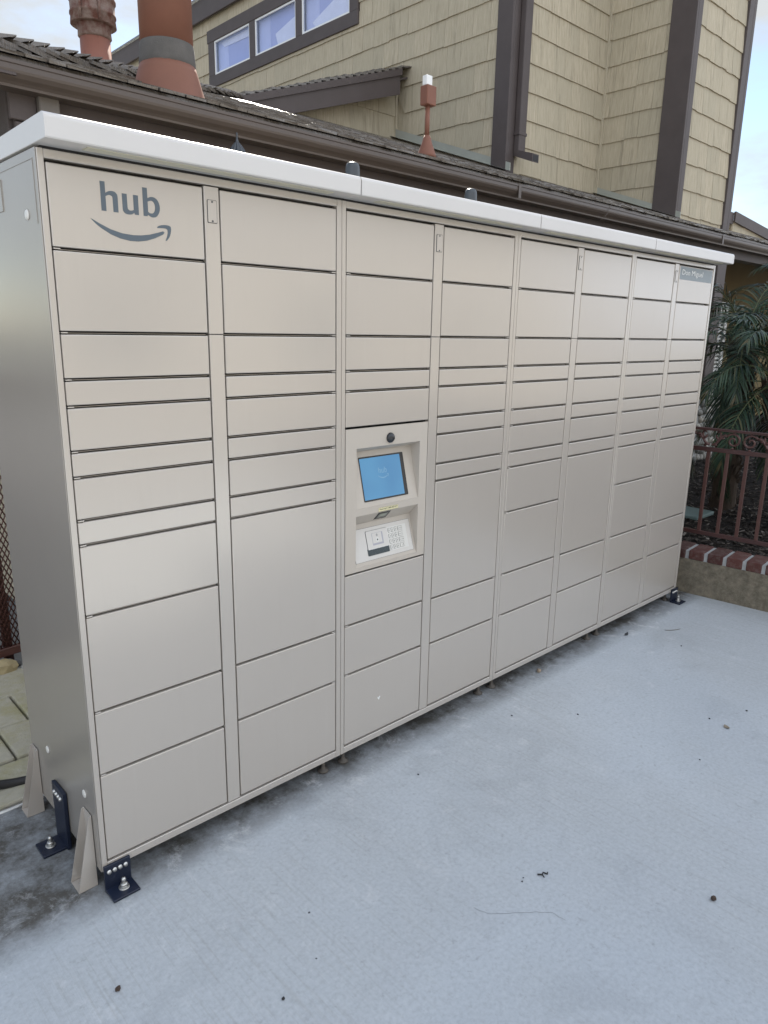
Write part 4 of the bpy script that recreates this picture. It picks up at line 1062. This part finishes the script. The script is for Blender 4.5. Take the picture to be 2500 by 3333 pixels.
def palm(base, crown, label, seed, nf=34, L=.85, tr=.075, lean=(0, 0), leaf=.24, elmin=-.6):
    rr = random.Random(seed); PT = empty('palm_tree', base, label, 'palm', 'pygmy date palms behind the iron fence')
    b = bmesh.new(); bx, by, bz = base; cx_, cy_, cz_ = crown
    n_ = 14; rings = []
    for i in range(n_+1):
        t = i/n_; r = tr*(1.0 + .25*(t > .75)*sin((t-.75)*4*pi*.5)) * (1.15-.15*min(1, t*3)); x_ = bx+(cx_-bx)*t; y_ = by+(cy_-by)*t; z_ = bz+(cz_-bz)*t
        rings.append([b.verts.new((x_+r*cos(a*pi/8), y_+r*sin(a*pi/8), z_)) for a in range(16)])
    for A, B in zip(rings, rings[1:]):
        for k in range(16): b.faces.new((A[k], A[(k+1) % 16], B[(k+1) % 16], B[k]))
    b.faces.new(rings[-1])
    for i in range(int(240*(cz_-bz))):     # old leaf bases and fibre
        t = rr.random()**.8; a = rr.uniform(0, 2*pi); r = tr*.95; c_ = Vector((bx+(cx_-bx)*t + r*cos(a), by+(cy_-by)*t + r*sin(a), bz+(cz_-bz)*t))
        o1 = Vector((cos(a), sin(a), 0)); tn = Vector((-sin(a), cos(a), 0)); l_ = rr.uniform(.04, .10); dn = -1 if rr.random() < .4 else 1
        tip = c_ + o1*l_*.55 + Vector((0, 0, dn*l_*.8)); w_ = rr.uniform(.006, .016)
        A = [b.verts.new(c_+tn*w_), b.verts.new(c_-tn*w_), b.verts.new(tip-tn*w_*.4), b.verts.new(tip+tn*w_*.4)]
        b.faces.new(A); m_ = b.verts.new(c_ + o1*.02 + Vector((0, 0, -.01))); b.faces.new((A[0], A[3], m_)); b.faces.new((A[1], m_, A[2]))
    link('trunk', b, BOOT, PT)
    ga = 2.39996
    for i in range(nf):
        t = (i+.5)/nf; el = 1.35 - (1.35-elmin)*t**.9; az = i*ga + rr.uniform(-.2, .2)
        frond('frond', (cx_+.03*cos(az), cy_+.03*sin(az), cz_+.06-.14*t), az, el + rr.uniform(-.1, .1), L*rr.uniform(.85, 1.1)*(.75+.3*min(1, t*2)), 1.25+rr.uniform(-.2, .35)+.5*(1-t), PT, seed*100+i, leaf)
    return PT
palm((5.32, .42, .25), (5.22, .39, 1.60), 'palm with a tall fibrous trunk and arching fronds, nearest to the locker end', 1, 19, .78, .085)
palm((5.12, -.16, .25), (5.0, .06, 1.34), 'low palm whose wide fronds spread out just above the iron fence', 2, 23, .82, .07, elmin=-.7)
palm((6.9, .45, .25), (6.8, .50, 1.90), 'tallest palm at the right frame edge, in front of the dark porch', 3, 20, .72, .085)

b = bmesh.new(); box(b, (4.72, .36, .262), (5.02, .62, .292), .008, 2)
tag(link('valve_box_lid', b, simple('grey green lid', (.13, .19, .19), .6, 0, .15, 12)), 'grey green valve box lid set in the bark mulch behind the fence', 'valve box')
# ============================================================ litter on the slab
b = bmesh.new()
def crackline(bm, pts, w_):
    for a, e in zip(pts, pts[1:]):
        dx, dy = e[0]-a[0], e[1]-a[1]; L = math.hypot(dx, dy); nx, ny = -dy/L*w_, dx/L*w_
        quad(bm, [(a[0]-nx, a[1]-ny, .0012), (e[0]-nx, e[1]-ny, .0012), (e[0]+nx, e[1]+ny, .0012), (a[0]+nx, a[1]+ny, .0012)])
rc = random.Random(6); cp = [(.765, -.775), (.781, -.82), (.839, -.867), (.88, -.899), (.92, -.94), (.926, -.988)]; fine_ = []
for a, e in zip(cp, cp[1:]):
    for t in range(5): fine_.append((a[0]+(e[0]-a[0])*t/5+rc.uniform(-.0022, .0022), a[1]+(e[1]-a[1])*t/5+rc.uniform(-.0022, .0022)))
crackline(b, fine_, .0005)
tag(link('pavement_crack', b, CRACK), kind='structure')
def blob(name, x, y, r, mat, label, cat, flat=.6, seed=0, group=None):
    rr = random.Random(seed); b = bmesh.new(); bmesh.ops.create_icosphere(b, subdivisions=2, radius=1); a = rr.uniform(0, pi); e = rr.uniform(.6, .9)
    for v in b.verts:
        k = 1+rr.uniform(-.22, .22); u, w_ = v.co.x*r*k, v.co.y*r*e*k; v.co = Vector((x+u*cos(a)-w_*sin(a), y+u*sin(a)+w_*cos(a), r*flat*.9+v.co.z*r*flat*k))
    return tag(link(name, b, mat, None, False), label, cat, group)
SEED = simple('dark seed husk', (.055, .035, .025), .7, 0, .5, 300, .5); SPECK = simple('black speck', (.02, .02, .022), .7)
blob('seed_husk', -.107, -.347, .0080, SEED, 'dark brown seed husk lying alone near the bottom left of the slab', 'seed', .7, 1)
blob('seed_husk', 1.319, -1.232, .0085, SEED, 'reddish round seed on the concrete near the right frame edge', 'seed', .8, 2)
blob('pebble', .186, -.645, .0050, SPECK, 'small black pebble at the bottom centre of the slab', 'pebble', .5, 3)
blob('stone_chip', 2.162, -.020, .016, simple('tan stone chip', (.30, .24, .18), .8), 'tan stone chip close to the foot of the third locker cabinet', 'stone', .5, 4)
GS = 'black specks scattered over the concrete'
for i, (x, y, r) in enumerate([(1.721, -.188, .006), (1.107, -.216, .0055), (1.949, -.374, .006), (2.354, -.778, .006), (.955, -.807, .004), (.97, -.80, .0035), (2.01, -.887, .005), (2.55, -.86, .006), (.40, -.47, .004), (.32, -.606, .003), (3.0, -.35, .006)]):
    blob('dark_speck', x, y, r*.75, SPECK, 'tiny black speck of grit on the open concrete', 'grit', .5, 10+i, GS)
def leaf_flat(name, x, y, L, Wd, ang, mat, label, cat, curl=.004):
    b = bmesh.new(); n_ = 8; up = []; dn = []
    for i in range(n_+1):
        t = i/n_; w_ = Wd*sin(pi*t)**.8; u = (t-.5)*L; z = .002 + curl*(2*t-1)**2
        for sg, lst in ((1, up), (-1, dn)):
            v_ = w_*sg*.5; lst.append(b.verts.new((x+u*cos(ang)-v_*sin(ang), y+u*sin(ang)+v_*cos(ang), z + (.0015 if sg > 0 else 0))))
    for i in range(n_): b.faces.new((up[i], up[i+1], dn[i+1], dn[i]))
    r = bmesh.ops.extrude_face_region(b, geom=b.faces[:])
    for g in r['geom']:
        if isinstance(g, bmesh.types.BMVert): g.co.z -= .0009
    tag(link(name, b, mat), label, cat)
leaf_flat('dried_leaf', 2.914, -.056-.02, .052, .018, .2, simple('dark leaf', (.035, .04, .045), .6), 'small dark pointed leaf on the concrete in front of the third cabinet', 'leaf')
leaf_flat('dried_leaf', 2.338, -.858, .032, .024, .9, simple('tan leaf', (.20, .17, .13), .7), 'small round tan leaf on the concrete near the right frame edge', 'leaf')
leaf_flat('dried_leaf', 3.17, -.22, .10, .007, -.55, simple('pale blade', (.19, .19, .18), .7), 'thin curved grey leaf blade on the concrete before the last cabinet', 'leaf')
b = bmesh.new(); tube(b, [(1.012, -.822, .003), (1.022, -.833, .004), (1.031, -.829, .004), (1.037, -.842, .003), (1.043, -.838, .003)], .0022, 6); tube(b, [(1.022, -.833, .004), (1.018, -.843, .003)], .002, 6)
tag(link('twig', b, SPECK), 'crooked black twig on the open concrete in front of the console', 'twig')

# ============================================================ unseen surroundings added for bounce light and reflections
b = bmesh.new(); rawbox(b, (-16, -9.6, 0), (16, -9.0, 3.9)); rawbox(b, (-16.4, -9.8, 3.9), (16.4, -8.7, 4.1))
BH = empty('building', (0, -9, 0), 'cream building added behind the viewpoint to bounce warm light onto the lockers', 'building')  # unseen building added to fill the locker front with warm light
link('wall', b, m_stucco((.40, .37, .32), 'cream stucco'), BH)
b = bmesh.new()
for x in (-12, -8, -4, 0, 4, 8, 12): box(b, (x-.6, -8.998, 1.0), (x+.6, -8.95, 2.3), .01, 1)
link('window', b, bpy.data.materials['dark window pane'], BH)
b = bmesh.new(); rnd = random.Random(5)
for i in range(9000):
    p = Vector((rnd.uniform(-9, -.8), rnd.uniform(14, 15.5), rnd.uniform(0, 1.5))); a = Vector((rnd.uniform(-1, 1), rnd.uniform(-1, 1), rnd.uniform(-1, 1))).normalized()*.06; c_ = Vector((rnd.uniform(-1, 1), rnd.uniform(-1, 1), rnd.uniform(-1, 1))).normalized()*.04
    quad(b, [p-a, p+c_, p+a, p-c_])
bb = bmesh.new(); rawbox(bb, (-9, 2.0, -.055), (-.3, 13.5, -.03)); tag(link('added_paving', bb, CONC), kind='structure')  # pale sheet added out of view to brighten the side panel reflection
tag(link('hedge', b, LEAF), 'dense green hedge added out of view to reflect as a dark band in the locker side', 'hedge')  # unseen hedge added for the side panel to reflect
